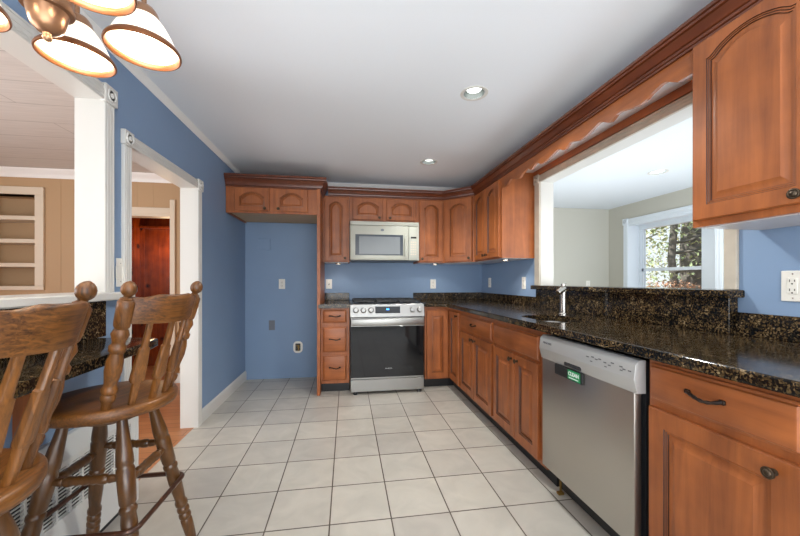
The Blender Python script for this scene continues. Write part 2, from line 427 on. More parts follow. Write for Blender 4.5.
slab('wall_dining_left', 'tan', -4.82, -4.7, Y0, YB + .12, -.1, CH + .14)
bm = BM()
for y0, y1, zs in ((Y0, 1.342, [(0, CH)]), (1.342, 2.91, [(0, 1.09), (2.085, CH)]), (2.91, 5.16, [(0, CH)])):
    for z0, z1 in zs: box(bm, XR, 1.87, y0, y1, z0, z1)
tag(obj('wall_right', bm, ['blue', 'greige'], pick=lambda n, c: 1 if n.x > .5 else 0), kind='structure')
slab('wall_sunroom_back', 'greige', 1.75, 4.72, 5.16, 5.26, -.1, CH)
WX = 4.35
bm = BM()
for y0, y1, zs in ((Y0, 3.46, [(0, CH)]), (3.46, 4.77, [(0, .92), (2.09, CH)]), (4.77, 5.16, [(0, CH)])):
    for z0, z1 in zs: box(bm, WX, WX + .3, y0, y1, z0, z1)
tag(obj('wall_sunroom_right', bm, 'greige'), kind='structure')
# pine room
bm = BM(); box(bm, -2.85, -2.75, YB + .12, 5.2, 0, 2.2); box(bm, -2.85, -1.1, 5.2, 5.28, 0, 2.2); box(bm, -1.2, -1.1, YB + .12, 5.2, 0, 2.2)
for i in range(12):
    x = -2.70 + i * .135; box(bm, x - .004, x + .004, 5.194, 5.2, 0, 2.1)
for i in range(5):
    y = 4.5 + i * .15; box(bm, -2.75, -2.744, y - .004, y + .004, 0, 2.1)
tag(obj('wall_pine_room', bm, 'pine'), kind='structure')
bm = box(BM(), -2.85, -1.1, YB + .12, 5.28, 2.16, 2.24); box(bm, -2.75, -1.2, 4.6, 4.75, 2.06, 2.16)
tag(obj('ceiling_pine_room', bm, 'pine'), kind='structure')
sh = obj('pine_shelf', box(BM(), -2.745, -1.95, 5.06, 5.19, 1.88, 1.91, .004), 'pine')
tag(sh, 'red-brown pine shelf board high on the pine wall beyond the doorway', 'shelf')

# crown cove of the kitchen and dining room
cove = [(0, 0), (.006, 0), (.010, .008), (.022, .024), (.030, .03), (.034, .038), (0, .038)]
t1 = obj('trim_1', sweep(BM(), [(XL, Y0), (XL, YB), (XR, YB), (XR, Y0)], cove, CH - .038), 'crownwhite', smooth=40); tag(t1, kind='structure')
dcove = [(0, 0), (.012, 0), (.016, .02), (.04, .05), (.062, .07), (.07, .09), (0, .09)]
t2 = obj('trim_2', sweep(BM(), [(-4.7, Y0), (-4.7, YB), (-1.32, YB), (-1.32, Y0)], dcove, CH - .08), 'crownwhite', smooth=40); tag(t2, kind='structure')

# fluted casing: profile across the width, run along a line
def casing(bm, origin, along, across, out, L, wd=.075, th=.018):
    o = Vector(origin); A = Vector(along); X = Vector(across); N = Vector(out)
    pr = [(0, 0), (0, th * .8), (.06, th), (.14, th), (.18, th * .84), (.24, th * .84), (.28, th), (.46, th), (.5, th * .86), (.54, th), (.72, th), (.76, th * .84), (.82, th * .84), (.86, th), (.94, th), (1, th * .8), (1, 0)]
    rs = [[bm.verts.new(o + A * s + X * (a * wd) + N * b) for a, b in pr] for s in (0, L)]
    return rings(bm, rs, True, True)
def rosette(bm, c, U, N, s=.09, th=.026):
    c = Vector(c); U = Vector(U); N = Vector(N); Z = Vector((0, 0, 1))
    t = bmesh.new(); box(t, -s / 2, s / 2, -s / 2, s / 2, 0, th, .003)
    merge(bm, t, lambda q: c + U * q.x + Z * q.y + N * q.z)
    t = bmesh.new(); lathez(t, 0, 0, [(th, .034), (th + .005, .032), (th + .005, .026), (th - .001, .022), (th - .001, .015), (th + .006, .012), (th + .008, .004)], 20)
    merge(bm, t, lambda q: c + U * q.x + Z * q.y + N * q.z)
    return bm
KX = Vector((1, 0, 0)); KY = Vector((0, 1, 0)); KZ = Vector((0, 0, 1))
tr = struct('trim_3', (XL, 1.95, 1.11))          # frame of the pass-through over the bar
obj('casing', casing(BM(), (XL, 1.885, 1.112), KZ, KY, KX, .95, .07), 'white', tr, 40)
obj('head_casing', casing(BM(), (XL, -.6, 2.06), KY, KZ, KX, 2.485), 'white', tr, 40)
obj('rosette', rosette(BM(), (XL, 1.922, 2.098), KY, KX), 'white', tr, 40)
obj('jamb', box(BM(), -1.306, XL, 1.885, 1.900, 1.112, 2.06), 'white', tr)
obj('head_jamb', box(BM(), -1.306, XL, -.6, 1.900, 2.06, 2.072), 'white', tr)
slab('trim_4', 'white', -1.36, -1.125, -.6, 2.045, 1.076, 1.113, None, .006)   # ledge board of the pass-through
tr = struct('trim_5', (XL, 2.5, 0))              # doorway frame
obj('casing', casing(BM(), (XL, 2.035, 0), KZ, KY, KX, 1.9, .062), 'white', tr, 40)
obj('casing', casing(BM(), (XL, 2.955, 0), KZ, KY, KX, 1.9, .07), 'white', tr, 40)
obj('head_casing', casing(BM(), (XL, 2.10, 1.91), KY, KZ, KX, .86, .066), 'white', tr, 40)
obj('rosette', rosette(BM(), (XL, 2.066, 1.942), KY, KX, .08), 'white', tr, 40)
obj('rosette', rosette(BM(), (XL, 2.99, 1.942), KY, KX, .088), 'white', tr, 40)
bm = box(BM(), -1.308, XL + .002, 2.09, 2.10, 0, 1.91); box(bm, -1.308, XL + .002, 2.955, 2.97, 0, 1.91); box(bm, -1.308, XL + .002, 2.10, 2.955, 1.91, 1.924)
obj('jamb', bm, 'white', tr)
# frame of the door to the pine room
tr = struct('trim_6', (-2.0, YB, 0))
obj('casing', box(BM(), -2.0, -1.945, YB - .022, YB, 0, 2.10, .004), 'cream', tr)
obj('head_casing', box(BM(), -2.85, -2.0, YB - .016, YB, 1.935, 2.005, .004), 'cream', tr)
obj('jamb', box(BM(), -2.005, -1.993, YB, YB + .12, 0, 1.92), 'cream', tr)
obj('lintel', box(BM(), -2.75, -2.0, YB - .01, YB + .12, 1.905, 1.935), 'cream', tr)
bbp = [(0, 0), (.014, 0), (.014, .085), (.009, .10), (.004, .108), (0, .108)]
b = obj('baseboard_left', sweep(BM(), [(XL, 3.025), (XL, YB)], bbp), 'white', smooth=40); tag(b, kind='structure')
b = obj('baseboard_dining', sweep(BM(), [(-1.945, YB), (-1.32, YB)], bbp), 'white', smooth=40); tag(b, kind='structure')
# right pass-through frame
tr = struct('trim_7', (XR, 2.9, 1.13))
obj('casing', box(BM(), XR - .018, XR, 2.90, 2.98, 1.13, 2.066, .003), 'white_old', tr)
obj('casing', box(BM(), XR - .018, XR, 1.295, 1.349, 1.13, 2.073, .003), 'white_old', tr)
obj('head_casing', casing(BM(), (XR, 1.35, 2.073), KY, KZ, -KX, 1.55, .062), 'white_old', tr, 40)
obj('rosette', rosette(BM(), (XR, 2.94, 2.105), -KY, -KX, .085), 'white_old', tr, 40)
bm = box(BM(), XR, 1.875, 2.90, 2.91, 1.13, 2.085); box(bm, XR, 1.875, 1.34, 1.35, 1.13, 2.085)
obj('jamb', bm, 'white', tr)
obj('head_jamb', box(BM(), XR, 1.875, 1.35, 2.90, 2.073, 2.085), 'white', tr)

# sunroom window, set deep in the wall
wd = struct('window_1', (WX, 4.1, 1.5))
bm = box(BM(), WX, WX + .24, 4.752, 4.77, .92, 2.09); box(bm, WX, WX + .24, 3.46, 3.475, .92, 2.09)
box(bm, WX, WX + .24, 3.475, 4.752, 2.03, 2.09); box(bm, WX, WX + .24, 3.475, 4.752, .92, .95)
obj('reveal', bm, 'vinyl', wd)
bm = casing(BM(), (WX, 4.755, .95), KZ, KY, -KX, 1.14, .085); casing(bm, (WX, 3.385, .95), KZ, KY, -KX, 1.14, .085)
obj('casing', bm, 'vinyl', wd, 40)
obj('head_casing', casing(BM(), (WX, 3.47, 2.055), KY, KZ, -KX, 1.285, .085), 'vinyl', wd, 40)
bm = rosette(BM(), (WX, 4.80, 2.10), -KY, -KX, .1); rosette(bm, (WX, 3.43, 2.10), -KY, -KX, .1)
obj('rosette', bm, 'vinyl', wd, 40)
bm = BM(); box(bm, 4.53, 4.60, 4.715, 4.752, .95, 2.03); box(bm, 4.53, 4.60, 3.475, 3.78, .95, 2.03); box(bm, 4.53, 4.60, 3.78, 4.715, 1.97, 2.03)
box(bm, 4.53, 4.60, 3.78, 4.715, .95, .99)
obj('window_frame', bm, 'vinyl', wd)
bm = box(BM(), 4.545, 4.585, 3.78, 4.715, 1.32, 1.365); box(bm, 4.545, 4.585, 4.68, 4.715, .99, 1.97); box(bm, 4.545, 4.585, 3.78, 3.80, .99, 1.97)
obj('sash', bm, 'vinyl', wd)
obj('pane', box(BM(), 4.562, 4.566, 3.80, 4.68, 1.365, 1.97), 'glass', wd)
obj('pane', box(BM(), 4.562, 4.566, 3.80, 4.68, .99, 1.32), 'glass', wd)

# ------------------------------------------------------------------ outdoors beyond the sunroom window
slab('ground', 'soil', 4.72, 40, -8, 40, -.9, -.8)
def tree(cx, cy, r, h, seed, leaf, label, spread=2.2, zlo=1.0, zhi=5.5, n=2600, lean=0.0):
    rnd = random.Random(seed)
    t = thing('tree', label, 'tree', (cx, cy, -.8), 'trees beyond the sunroom window')
    bm = BM()
    pts = [(cx + lean * k / 8 + rnd.uniform(-.05, .05), cy + rnd.uniform(-.05, .05), -.85 + h * k / 8) for k in range(9)]
    tube(bm, pts, [r * (1.15 - .07 * k) for k in range(9)], 10)
    obj('trunk', bm, 'bark', t, 60)
    for k in range(9):
        z = rnd.uniform(zlo, zhi - .5); a = rnd.uniform(0, 2 * PI); L = rnd.uniform(.8, spread)
        p = [(cx + math.cos(a) * L * s, cy + math.sin(a) * L * s, z + .35 * L * s * s) for s in (0, .4, .75, 1)]
        obj('branch', tube(BM(), p, [.05, .035, .022, .01], 6), 'bark', t, 60)
    lb = BM()
    for k in range(n):
        a = rnd.uniform(0, 2 * PI); q = spread * math.sqrt(rnd.random()); z = rnd.uniform(zlo, zhi)
        if (math.sin(3.1 * z + 2 * a + seed) + math.sin(5 * a - z)) < -.25: continue
        c = Vector((cx + q * math.cos(a), cy + q * math.sin(a), z)); s = rnd.uniform(.04, .09)
        u = Vector((rnd.uniform(-1, 1), rnd.uniform(-1, 1), rnd.uniform(-.6, .6))).normalized(); _, e, f = basis(u)
        lb.faces.new([lb.verts.new(c + u * s), lb.verts.new(c + e * s * .5), lb.verts.new(c - u * s), lb.verts.new(c - e * s * .5)])
    obj('foliage', lb, leaf, t)
tree(8.68, 7.98, .095, 7, 3, 'leafa', 'slim dark-trunked tree seen left of centre in the far window', 1.8, 1.2, 5.0, 4200)
tree(9.85, 8.5, .27, 8, 5, 'leafa', 'thick dark trunk filling the right half of the far window', 2.4, 1.6, 6.0, 4200)
tree(11.5, 12.6, .14, 7, 8, 'leafb', 'pale yellow-green tree in the left half of the far window', 2.4, .6, 6.5, 6500)
tree(15.5, 13.2, .2, 8, 11, 'leafb', 'far pale tree behind the thick trunk outside the window', 3.2, .6, 8, 8000)
sh = thing('shrub', 'rust-coloured shrub low outside the far window', 'shrub', (8.6, 7.9, -.8))
lb = BM(); rnd = random.Random(4)
for k in range(7500):
    d = Vector((rnd.gauss(0, 1), rnd.gauss(0, 1), rnd.gauss(0, 1))).normalized() * (rnd.random() ** .33)
    c = Vector((8.6 + d.x * 1.3, 8.0 + d.y * 1.3, .22 + d.z * 1.0)); s = rnd.uniform(.025, .055)
    u = Vector((rnd.uniform(-1, 1), rnd.uniform(-1, 1), rnd.uniform(-1, 1))).normalized(); _, e, f = basis(u)
    lb.faces.new([lb.verts.new(c + u * s), lb.verts.new(c + e * s * .5), lb.verts.new(c - u * s), lb.verts.new(c - e * s * .5)])
obj('foliage', lb, 'rust', sh)
bb = BM()
for k in range(10):
    a = k * .63; tube(bb, [(8.6, 7.9, -.82), (8.6 + .4 * math.cos(a), 8.0 + .4 * math.sin(a), -.2), (8.6 + .8 * math.cos(a), 8.0 + .8 * math.sin(a), .4)], [.03, .02, .01], 6)
obj('stems', bb, 'bark', sh, 60)

tree(13.2, 10.6, .12, 7, 17, 'leafa', 'bushy green tree between the two dark trunks outside the window', 2.6, .4, 6.5, 8000)

# ------------------------------------------------------------------ cabinet fronts
def panel_door(name, F, u0, u1, v0, v1, mat, parent, arch=0.0, stile=.058, th=.02, w=0.0, rail=None, bv=None):
    """raised panel front with darker grooves; arch > 0 gives the cathedral top"""
    W = u1 - u0; K = 22
    st = min(stile, W * .26); up = 0 if rail is None else st - rail; bv = bv or min(.02, W * .06)
    def outline(d, a, inner):
        x0, x1, y0, y1 = u0 + d, u1 - d, v0 + d, v1 - d + (up if inner else 0)
        pts = [(x0, y0), (x1, y0)]
        for k in range(K + 1):
            s = 1 - 2 * k / K; x = (x0 + x1) / 2 + s * (x1 - x0) / 2
            e = 0.0
            if a and inner:
                q = min(1.0, abs(s) / .95)
                e = (1 - q * q) if q < .8 else (.36 * ((1 - q) / .2) ** 1.5)
            pts.append((x, y1 - (a if inner else 0) + (a * e if inner else 0)))
        return pts
    lay = [(0, 0, 0), (0, th - .004, 0), (.004, th, 0), (st, th, 1), (st + .002, th - .004, 1), (st + .006, th - .003, 1), (st + .008, th - .006, 1), (st + .012, th - .005, 1), (st + .014, th - .010, 1), (st + .018, th - .010, 1), (st + .018 + bv, th - .003, 1), (st + .021 + bv, th - .001, 1)]
    bm = BM()
    rs = [[bm.verts.new(F.p(x, y, w + dep)) for x, y in outline(d, arch, inn)] for d, dep, inn in lay]
    for q in range(len(rs) - 1):
        n0 = len(bm.faces); rings(bm, rs[q:q + 2], True, False); bm.faces.ensure_lookup_table()
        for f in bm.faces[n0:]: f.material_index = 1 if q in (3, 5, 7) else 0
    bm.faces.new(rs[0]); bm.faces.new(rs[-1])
    return obj(name, bm, [mat, 'groove'], parent, 22)
def slab_front(name, F, u0, u1, v0, v1, mat, parent, th=.02, w=0.0):
    bm = BM()
    lay = [(0, 0), (0, th * .45), (.008, th * .6), (.011, th * .9), (.016, th)]
    rs = [[bm.verts.new(F.p(x, y, w + dep)) for x, y in ((u0 + d, v0 + d), (u1 - d, v0 + d), (u1 - d, v1 - d), (u0 + d, v1 - d))] for d, dep in lay]
    rings(bm, rs); return obj(name, bm, mat, parent, 22)
def knob(F, u, v, parent, w=.02, r=.0155):
    bm = lathe(BM(), F.p(u, v, w), F.p(u, v, w + .028), [(0, .009), (.12, .009), (.2, .005), (.5, .005), (.6, r * .8), (.7, r), (.82, r), (.88, r * .8), (.86, r * .62), (.95, r * .5), (1, r * .25)], 18)
    return obj('knob', bm, 'bronze', parent, 35, 'dark bronze knob')
def pull(F, u, v, parent, w=.02, L=.105):
    bm = BM()
    pts = []; rr = []
    for k in range(13):
        s = k / 12; x = u + (s - .5) * L
        pts.append(F.p(x, v + .004 * math.sin(s * PI * 2) - .006 * math.sin(s * PI), w + .004 + .024 * math.sin(s * PI) ** .7)); rr.append(.0045 + (.002 if 0 < k < 12 and k % 2 else 0) + (.001 if k in (0, 12) else 0))
    tube(bm, pts, rr, 8)
    for s in (-1, 1): fbox(bm, F, u + s * L / 2 - .009, u + s * L / 2 + .009, v - .007, v + .007, w, w + .008, .002)
    return obj('handle', bm, 'pull', parent, 40, 'dark twisted bar handle')
def carcass(F, W, v0, v1, D, parent, mat='cab_v', bottom=None):
    obj('body', fbox(BM(), F, 0, W, v0, v1, -D + .003, 0), mat, parent)
    if bottom: obj('bottom_panel', fbox(BM(), F, .018, W - .018, v0 - .003, v0 + .004, -D + .01, -.02), bottom, parent, label='pale underside panel')
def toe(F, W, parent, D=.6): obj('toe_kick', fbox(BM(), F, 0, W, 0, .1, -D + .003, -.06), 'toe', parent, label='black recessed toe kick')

BF = 3.65      # face plane of the back run of base cabinets
RF = 1.12      # face plane of the right run
# drawer base left of the range
F = Fr((-.268, BF, 0), (1, 0, 0))
t = thing('drawer_cabinet', 'narrow reddish wood base cabinet with three drawers left of the range', 'cabinet', (-.12, BF, 0))
carcass(F, .294, .1, .89, YB - BF, t); toe(F, .294, t, YB - BF)
for v0, v1 in ((.735, .868), (.43, .69), (.135, .395)):
    d = slab_front('drawer', F, .022, .262, v0, v1, 'cab_x', t); pull(F, .142, (v0 + v1) / 2 + .005, d)
# corner cabinet
t = thing('corner_cabinet', 'corner base cabinet with two doors meeting at the inside corner right of the range', 'cabinet', (1.2, 3.9, 0))
obj('body', prism(BM(), [(.835, YB - .003), (.835, BF), (RF, BF), (RF, 3.285), (XR - .003, 3.285), (XR - .003, YB - .003)], .1, .89), 'cab_v', t)
obj('toe_kick', prism(BM(), [(.835, YB - .003), (.835, BF + .06), (RF + .06, BF + .06), (RF + .06, 3.285), (XR - .003, 3.285), (XR - .003, YB - .003)], 0, .1), 'toe', t, label='black recessed toe kick')
F = Fr((.835, BF, 0), (1, 0, 0)); panel_door('door', F, .02, .262, .115, .85, 'cab_v', t)
F = Fr((RF, BF, 0), (0, -1, 0)); d = panel_door('door', F, .03, .345, .115, .85, 'cab_v', t, stile=.07); knob(F, .30, .812, d)
# drawer over two doors
F = Fr((RF, 3.283, 0), (0, -1, 0))
t = thing('base_cabinet', 'reddish wood base cabinet with a handled drawer over two doors beside the corner', 'cabinet', (1.4, 2.9, 0))
carcass(F, .785, .1, .89, XR - RF, t); toe(F, .785, t, XR - RF)
d = slab_front('drawer', F, .03, .765, .705, .85, 'cab_y', t); pull(F, .40, .782, d)
d = panel_door('door', F, .03, .392, .125, .682, 'cab_v', t); knob(F, .355, .645, d)
d = panel_door('door', F, .398, .765, .125, .682, 'cab_v', t); knob(F, .435, .645, d)
# sink base
F = Fr((RF, 2.496, 0), (0, -1, 0))
t = thing('sink_cabinet', 'reddish wood sink base cabinet with plain false front left of the dishwasher', 'cabinet', (1.4, 2.15, 0))
carcass(F, .705, .1, .70, XR - RF, t); toe(F, .705, t, XR - RF)
obj('face_frame', fbox(BM(), F, 0, .705, .70, .89, -.025, 0), 'cab_y', t)
slab_front('false_front', F, .02, .64, .70, .85, 'cab_y', t)
d = panel_door('door', F, .02, .352, .125, .682, 'cab_v', t); knob(F, .315, .645, d)
d = panel_door('door', F, .358, .64, .125, .682, 'cab_v', t); knob(F, .395, .645, d)
# last base cabinet, nearest the camera
F = Fr((RF, 1.126, 0), (0, -1, 0))
t = thing('base_cabinet', 'reddish wood base cabinet with one drawer and one door right of the dishwasher', 'cabinet', (1.4, .8, 0))
carcass(F, .62, .1, .89, XR - RF, t); toe(F, .62, t, XR - RF)
d = slab_front('drawer', F, .012, .447, .735, .868, 'cab_y', t); pull(F, .216, .81, d)
d = panel_door('door', F, .012, .447, .125, .71, 'cab_v', t, stile=.062); knob(F, .392, .672, d)

# ------------------------------------------------------------------ upper cabinets
UF, UR, UZ0, UZ1 = 3.96, 1.42, 1.385, 2.135
t = thing('refrigerator_surround', 'tall thin reddish wood end panel between the refrigerator niche and the drawers', 'panel', (-.285, 3.9, 0))
obj('board', box(BM(), -.302, -.27, 3.58, YB, 0, 2.11, .001), 'cab_v', t)
F = Fr((-1.186, 3.62, 0), (1, 0, 0))
t = thing('refrigerator_cabinet', 'shallow two-door cabinet above the empty refrigerator niche', 'cabinet', (-.74, 3.9, 1.855))
bm = BM(); fbox(bm, F, 0, .884, 1.87, 2.11, -.64, 0); fbox(bm, F, 0, .884, 1.85, 1.87, -.02, 0); fbox(bm, F, 0, .018, 1.85, 1.87, -.64, -.02)
obj('body', bm, 'cab_v', t)
obj('bottom_panel', fbox(BM(), F, .02, .882, 1.863, 1.869, -.64, -.02), 'ply', t, label='bare plywood underside')
d = panel_door('door', F, .085, .415, 1.87, 2.10, 'cab_v', t, arch=.05, stile=.045, bv=.010, rail=.04); knob(F, .375, 1.895, d)
d = panel_door('door', F, .47, .79, 1.87, 2.10, 'cab_v', t, arch=.05, stile=.045, bv=.010, rail=.04); knob(F, .505, 1.895, d)
F = Fr((-.27, UF, 0), (1, 0, 0))
t = thing('wall_cabinet', 'tall narrow one-door wall cabinet left of the microwave', 'cabinet', (-.12, 4.1, UZ0))
carcass(F, .298, UZ0, UZ1, YB - UF, t, 'cab_v', 'lam')
d = panel_door('door', F, .02, .272, UZ0 + .012, 2.118, 'cab_v', t, arch=.045, stile=.05); knob(F, .248, UZ0 + .045, d)
F = Fr((.03, UF, 0), (1, 0, 0))
t = thing('wall_cabinet', 'short two-door wall cabinet above the microwave', 'cabinet', (.43, 4.1, 1.85))
carcass(F, .80, 1.85, UZ1, YB - UF, t)
d = panel_door('door', F, .035, .375, 1.872, 2.118, 'cab_v', t, arch=.05, stile=.045, bv=.010, rail=.04); knob(F, .337, 1.897, d)
d = panel_door('door', F, .425, .765, 1.872, 2.118, 'cab_v', t, arch=.05, stile=.045, bv=.010, rail=.04); knob(F, .463, 1.897, d)
F = Fr((.832, UF, 0), (1, 0, 0))
t = thing('wall_cabinet', 'one-door wall cabinet right of the microwave', 'cabinet', (.98, 4.1, UZ0))
carcass(F, .307, UZ0, UZ1, YB - UF, t, 'cab_v', 'lam')
d = panel_door('door', F, .012, .288, UZ0 + .012, 2.118, 'cab_v', t, arch=.045, stile=.05); knob(F, .038, UZ0 + .045, d)
t = thing('wall_cabinet', 'diagonal one-door wall cabinet across the back right corner', 'cabinet', (1.4, 4.0, UZ0))
obj('body', prism(BM(), [(1.141, YB), (1.141, UF), (UR, 3.682), (XR, 3.682), (XR, YB)], UZ0, UZ1), 'cab_v', t)
obj('bottom_panel', prism(BM(), [(1.16, YB - .02), (1.16, UF + .02), (UR + .02, 3.70), (XR - .02, 3.70), (XR - .02, YB - .02)], UZ0 - .003, UZ0 + .002), 'lam', t, label='pale underside panel')
F = Fr((1.141, UF, 0), (1, -1, 0))
d = panel_door('door', F, .035, .365, UZ0 + .012, 2.118, 'cab_v', t, arch=.05, stile=.055); knob(F, .335, UZ0 + .045, d)
F = Fr((UR, 3.68, 0), (0, -1, 0))
t = thing('wall_cabinet', 'two-door wall cabinet on the right wall before the pass-through', 'cabinet', (1.58, 3.34, UZ0))
carcass(F, .68, UZ0, 2.2, XR - UR, t, 'cab_v', 'lam')
d = panel_door('door', F, .03, .335, UZ0 + .012, 2.118, 'cab_v', t, arch=.045, stile=.05); knob(F, .305, UZ0 + .05, d)
d = panel_door('door', F, .341, .65, UZ0 + .012, 2.118, 'cab_v', t, arch=.045, stile=.05); knob(F, .372, UZ0 + .05, d)
F = Fr((UR, 1.222, 0), (0, -1, 0))
t = thing('wall_cabinet', 'large arched-door wall cabinet nearest the camera at top right', 'cabinet', (1.58, .85, UZ0))
carcass(F, .76, UZ0 + .004, 2.2, XR - UR, t, 'cab_v', 'lam')
d = panel_door('door', F, .012, .401, UZ0 + .03, 2.128, 'cab_v', t, arch=.045, stile=.057, rail=.036); knob(F, .350, UZ0 + .058, d, r=.017)
d = panel_door('door', F, .407, .745, UZ0 + .03, 2.128, 'cab_v', t, arch=.045, stile=.057, rail=.036); knob(F, .435, UZ0 + .058, d, r=.017)

crown = [(0, 0), (.012, 0), (.012, .009), (.007, .012), (.015, .015), (.017, .025), (.012, .028), (.021, .031), (.031, .050), (.043, .062), (.037, .066), (.049, .069), (.051, .078), (.045, .081), (.055, .084), (.055, .098), (0, .098)]
t = obj('crown_moulding', sweep(BM(), [(-.21, UF), (1.141, UF), (UR, 3.682), (UR, .46)], crown, UZ1 - .004), 'crown', smooth=30)
tag(t, 'long dark wood crown moulding along the tops of the microwave wall and right wall cabinets', 'moulding')
crown2 = [(0, 0), (.012, 0), (.012, .010), (.007, .013), (.015, .016), (.019, .032), (.030, .058), (.047, .074), (.041, .078), (.053, .081), (.055, .092), (.049, .095), (.06, .098), (.06, .116), (0, .116)]
t = obj('crown_moulding', sweep(BM(), [(-1.186, 3.62), (-.268, 3.62), (-.268, 3.97)], crown2, 2.108), 'crown', smooth=30)
tag(t, 'short dark wood crown moulding on top of the cabinet above the refrigerator niche', 'moulding')

# valance with scalloped lower edge, soffit and rail behind it
prof = [(2.999, 2.030), (2.93, 2.030), (2.878, 2.040), (2.84, 2.066), (2.825, 2.067), (2.77, 2.050), (2.69, 2.030), (2.665, 2.032), (2.63, 2.050), (2.56, 2.067), (2.54, 2.067), (2.50, 2.040), (2.485, 2.040), (2.44, 2.062), (2.422, 2.067), (2.405, 2.064), (2.36, 2.040), (2.32, 2.034), (2.25, 2.045), (2.161, 2.068), (2.14, 2.068), (2.09, 2.040), (2.07, 2.037), (2.03, 2.060), (2.017, 2.064), (1.98, 2.056), (1.944, 2.043), (1.90, 2.040), (1.865, 2.044), (1.80, 2.064), (1.763, 2.074), (1.745, 2.072), (1.69, 2.040), (1.67, 2.037), (1.634, 2.058), (1.60, 2.060), (1.574, 2.054), (1.543, 2.044), (1.479, 2.036), (1.45, 2.042), (1.421, 2.056), (1.37, 2.070), (1.345, 2.068), (1.306, 2.044), (1.29, 2.035), (1.223, 2.035)]
t = thing('valance', 'scalloped reddish wood valance spanning above the pass-through', 'valance', (1.43, 2.11, 2.1))
bm = BM(); cols = []
for y, z in prof: cols.append([bm.verts.new((x, y, zz)) for x, zz in ((UR, z), (UR, 2.15), (UR + .019, 2.15), (UR + .019, z))])
rings(bm, cols, True, True)
obj('board', bm, 'cab_y', t)
obj('soffit', box(BM(), UR + .019, XR - .001, 1.223, 2.999, 2.188, 2.2), 'lam', t, label='pale soffit board behind the valance')
obj('rail', box(BM(), XR - .022, XR - .001, 1.223, 2.999, 2.137, 2.188), 'cab_y', t)
obj('header', box(BM(), UR, UR + .019, 1.223, 2.999, 2.15, 2.2), 'cab_y', t)

# ------------------------------------------------------------------ granite
CT0, CT1 = .89, .93
t = thing('granite_countertop', 'L-shaped dark speckled granite worktop around the back right corner with the sink', 'countertop', (1.4, 2.3, CT0))
bm = prism(BM(), [(.83, YB - .001), (.83, 3.605), (1.02, 3.605), (1.06, 3.565), (1.06, .30), (XR - .001, .30), (XR - .001, YB - .001)], CT0 + .001, CT1)
bmesh.ops.bevel(bm, geom=[e for e in bm.edges if abs(e.verts[0].co.z - e.verts[1].co.z) < 1e-5], offset=.008, segments=3, profile=.5, affect='EDGES')
ct = obj('slab', bm, 'granite', t, 30)
def rrect(x0, x1, y0, y1, r, n=6):
    o = []
    for cx, cy, a0 in ((x1 - r, y1 - r, 0), (x0 + r, y1 - r, 90), (x0 + r, y0 + r, 180), (x1 - r, y0 + r, 270)):
        for k in range(n + 1):
            a = math.radians(a0 + 90 * k / n); o.append((cx + r * math.cos(a), cy + r * math.sin(a)))
    return o
SX0, SX1, SY0, SY1 = 1.165, 1.47, 1.80, 2.235
cut(ct, [prism(BM(), rrect(SX0, SX1, SY0, SY1, .09), .7, 1.1)])
ct.data.polygons.foreach_set('use_smooth', [False] * len(ct.data.polygons))
for q in ((.83, XR - .001, YB - .022, YB - .001, CT1, 1.022), (XR - .022, XR - .001, 2.902, YB - .0225, CT1, 1.022), (XR - .022, XR - .001, .30, 1.298, CT1, 1.03)):
    obj('backsplash', box(BM(), *q, .003), 'granite', t)
t = thing('granite_countertop', 'small dark granite worktop on the drawer cabinet left of the range', 'countertop', (-.12, 3.9, CT0))
bm = prism(BM(), [(-.288, 3.577), (.028, 3.60), (.028, YB - .001), (-.269, YB - .001), (-.269, 3.578), (-.288, 3.578)], CT0 + .001, CT1)
obj('slab', bm, 'granite', t)
obj('backsplash', box(BM(), -.262, .028, YB - .022, YB - .001, CT1, 1.025, .003), 'granite', t)
t = thing('granite_ledge', 'raised dark granite ledge and splash behind the sink at the pass-through', 'ledge', (1.73, 2.15, CT1))
obj('cap', box(BM(), 1.665, 1.93, 1.275, 2.935, 1.095, 1.13, .006, 2), 'granite', t)
obj('splash', box(BM(), 1.70, XR - .001, 1.300, 2.90, CT1 + .001, 1.095, .002), 'granite', t)
t = thing('bar_countertop', 'dark granite bar worktop under the pass-through with oak stools at it', 'countertop', (-1.0, .9, .86))
bm = prism(BM(), [(-1.188, -.7), (-.80, -.7), (-.842, .6), (-.868, 1.40), (-.868, 1.70), (-.882, 1.775), (-.925, 1.822), (-1.188, 1.835)], .862, .90)
bmesh.ops.bevel(bm, geom=[e for e in bm.edges if abs(e.verts[0].co.z - e.verts[1].co.z) < 1e-5], offset=.008, segments=3, profile=.5, affect='EDGES')
obj('slab', bm, 'granite', t, 30)
obj('backsplash', box(BM(), -1.188, -1.168, -.6, 1.885, .90, 1.0755, .002), 'granite', t)
for y in (1.45, .45):
    bm = BM(); pts = [(-1.188, .60), (-1.188, .861), (-.93, .861), (-.93, .84), (-1.05, .80), (-1.12, .72), (-1.145, .62), (-1.15, .60)]
    a = [bm.verts.new((x, y - .02, z)) for x, z in pts]; b = [bm.verts.new((x, y + .02, z)) for x, z in pts]; rings(bm, [a, b]); obj('bracket', bm, 'cab_v', t, label='dark red-brown wooden bracket')

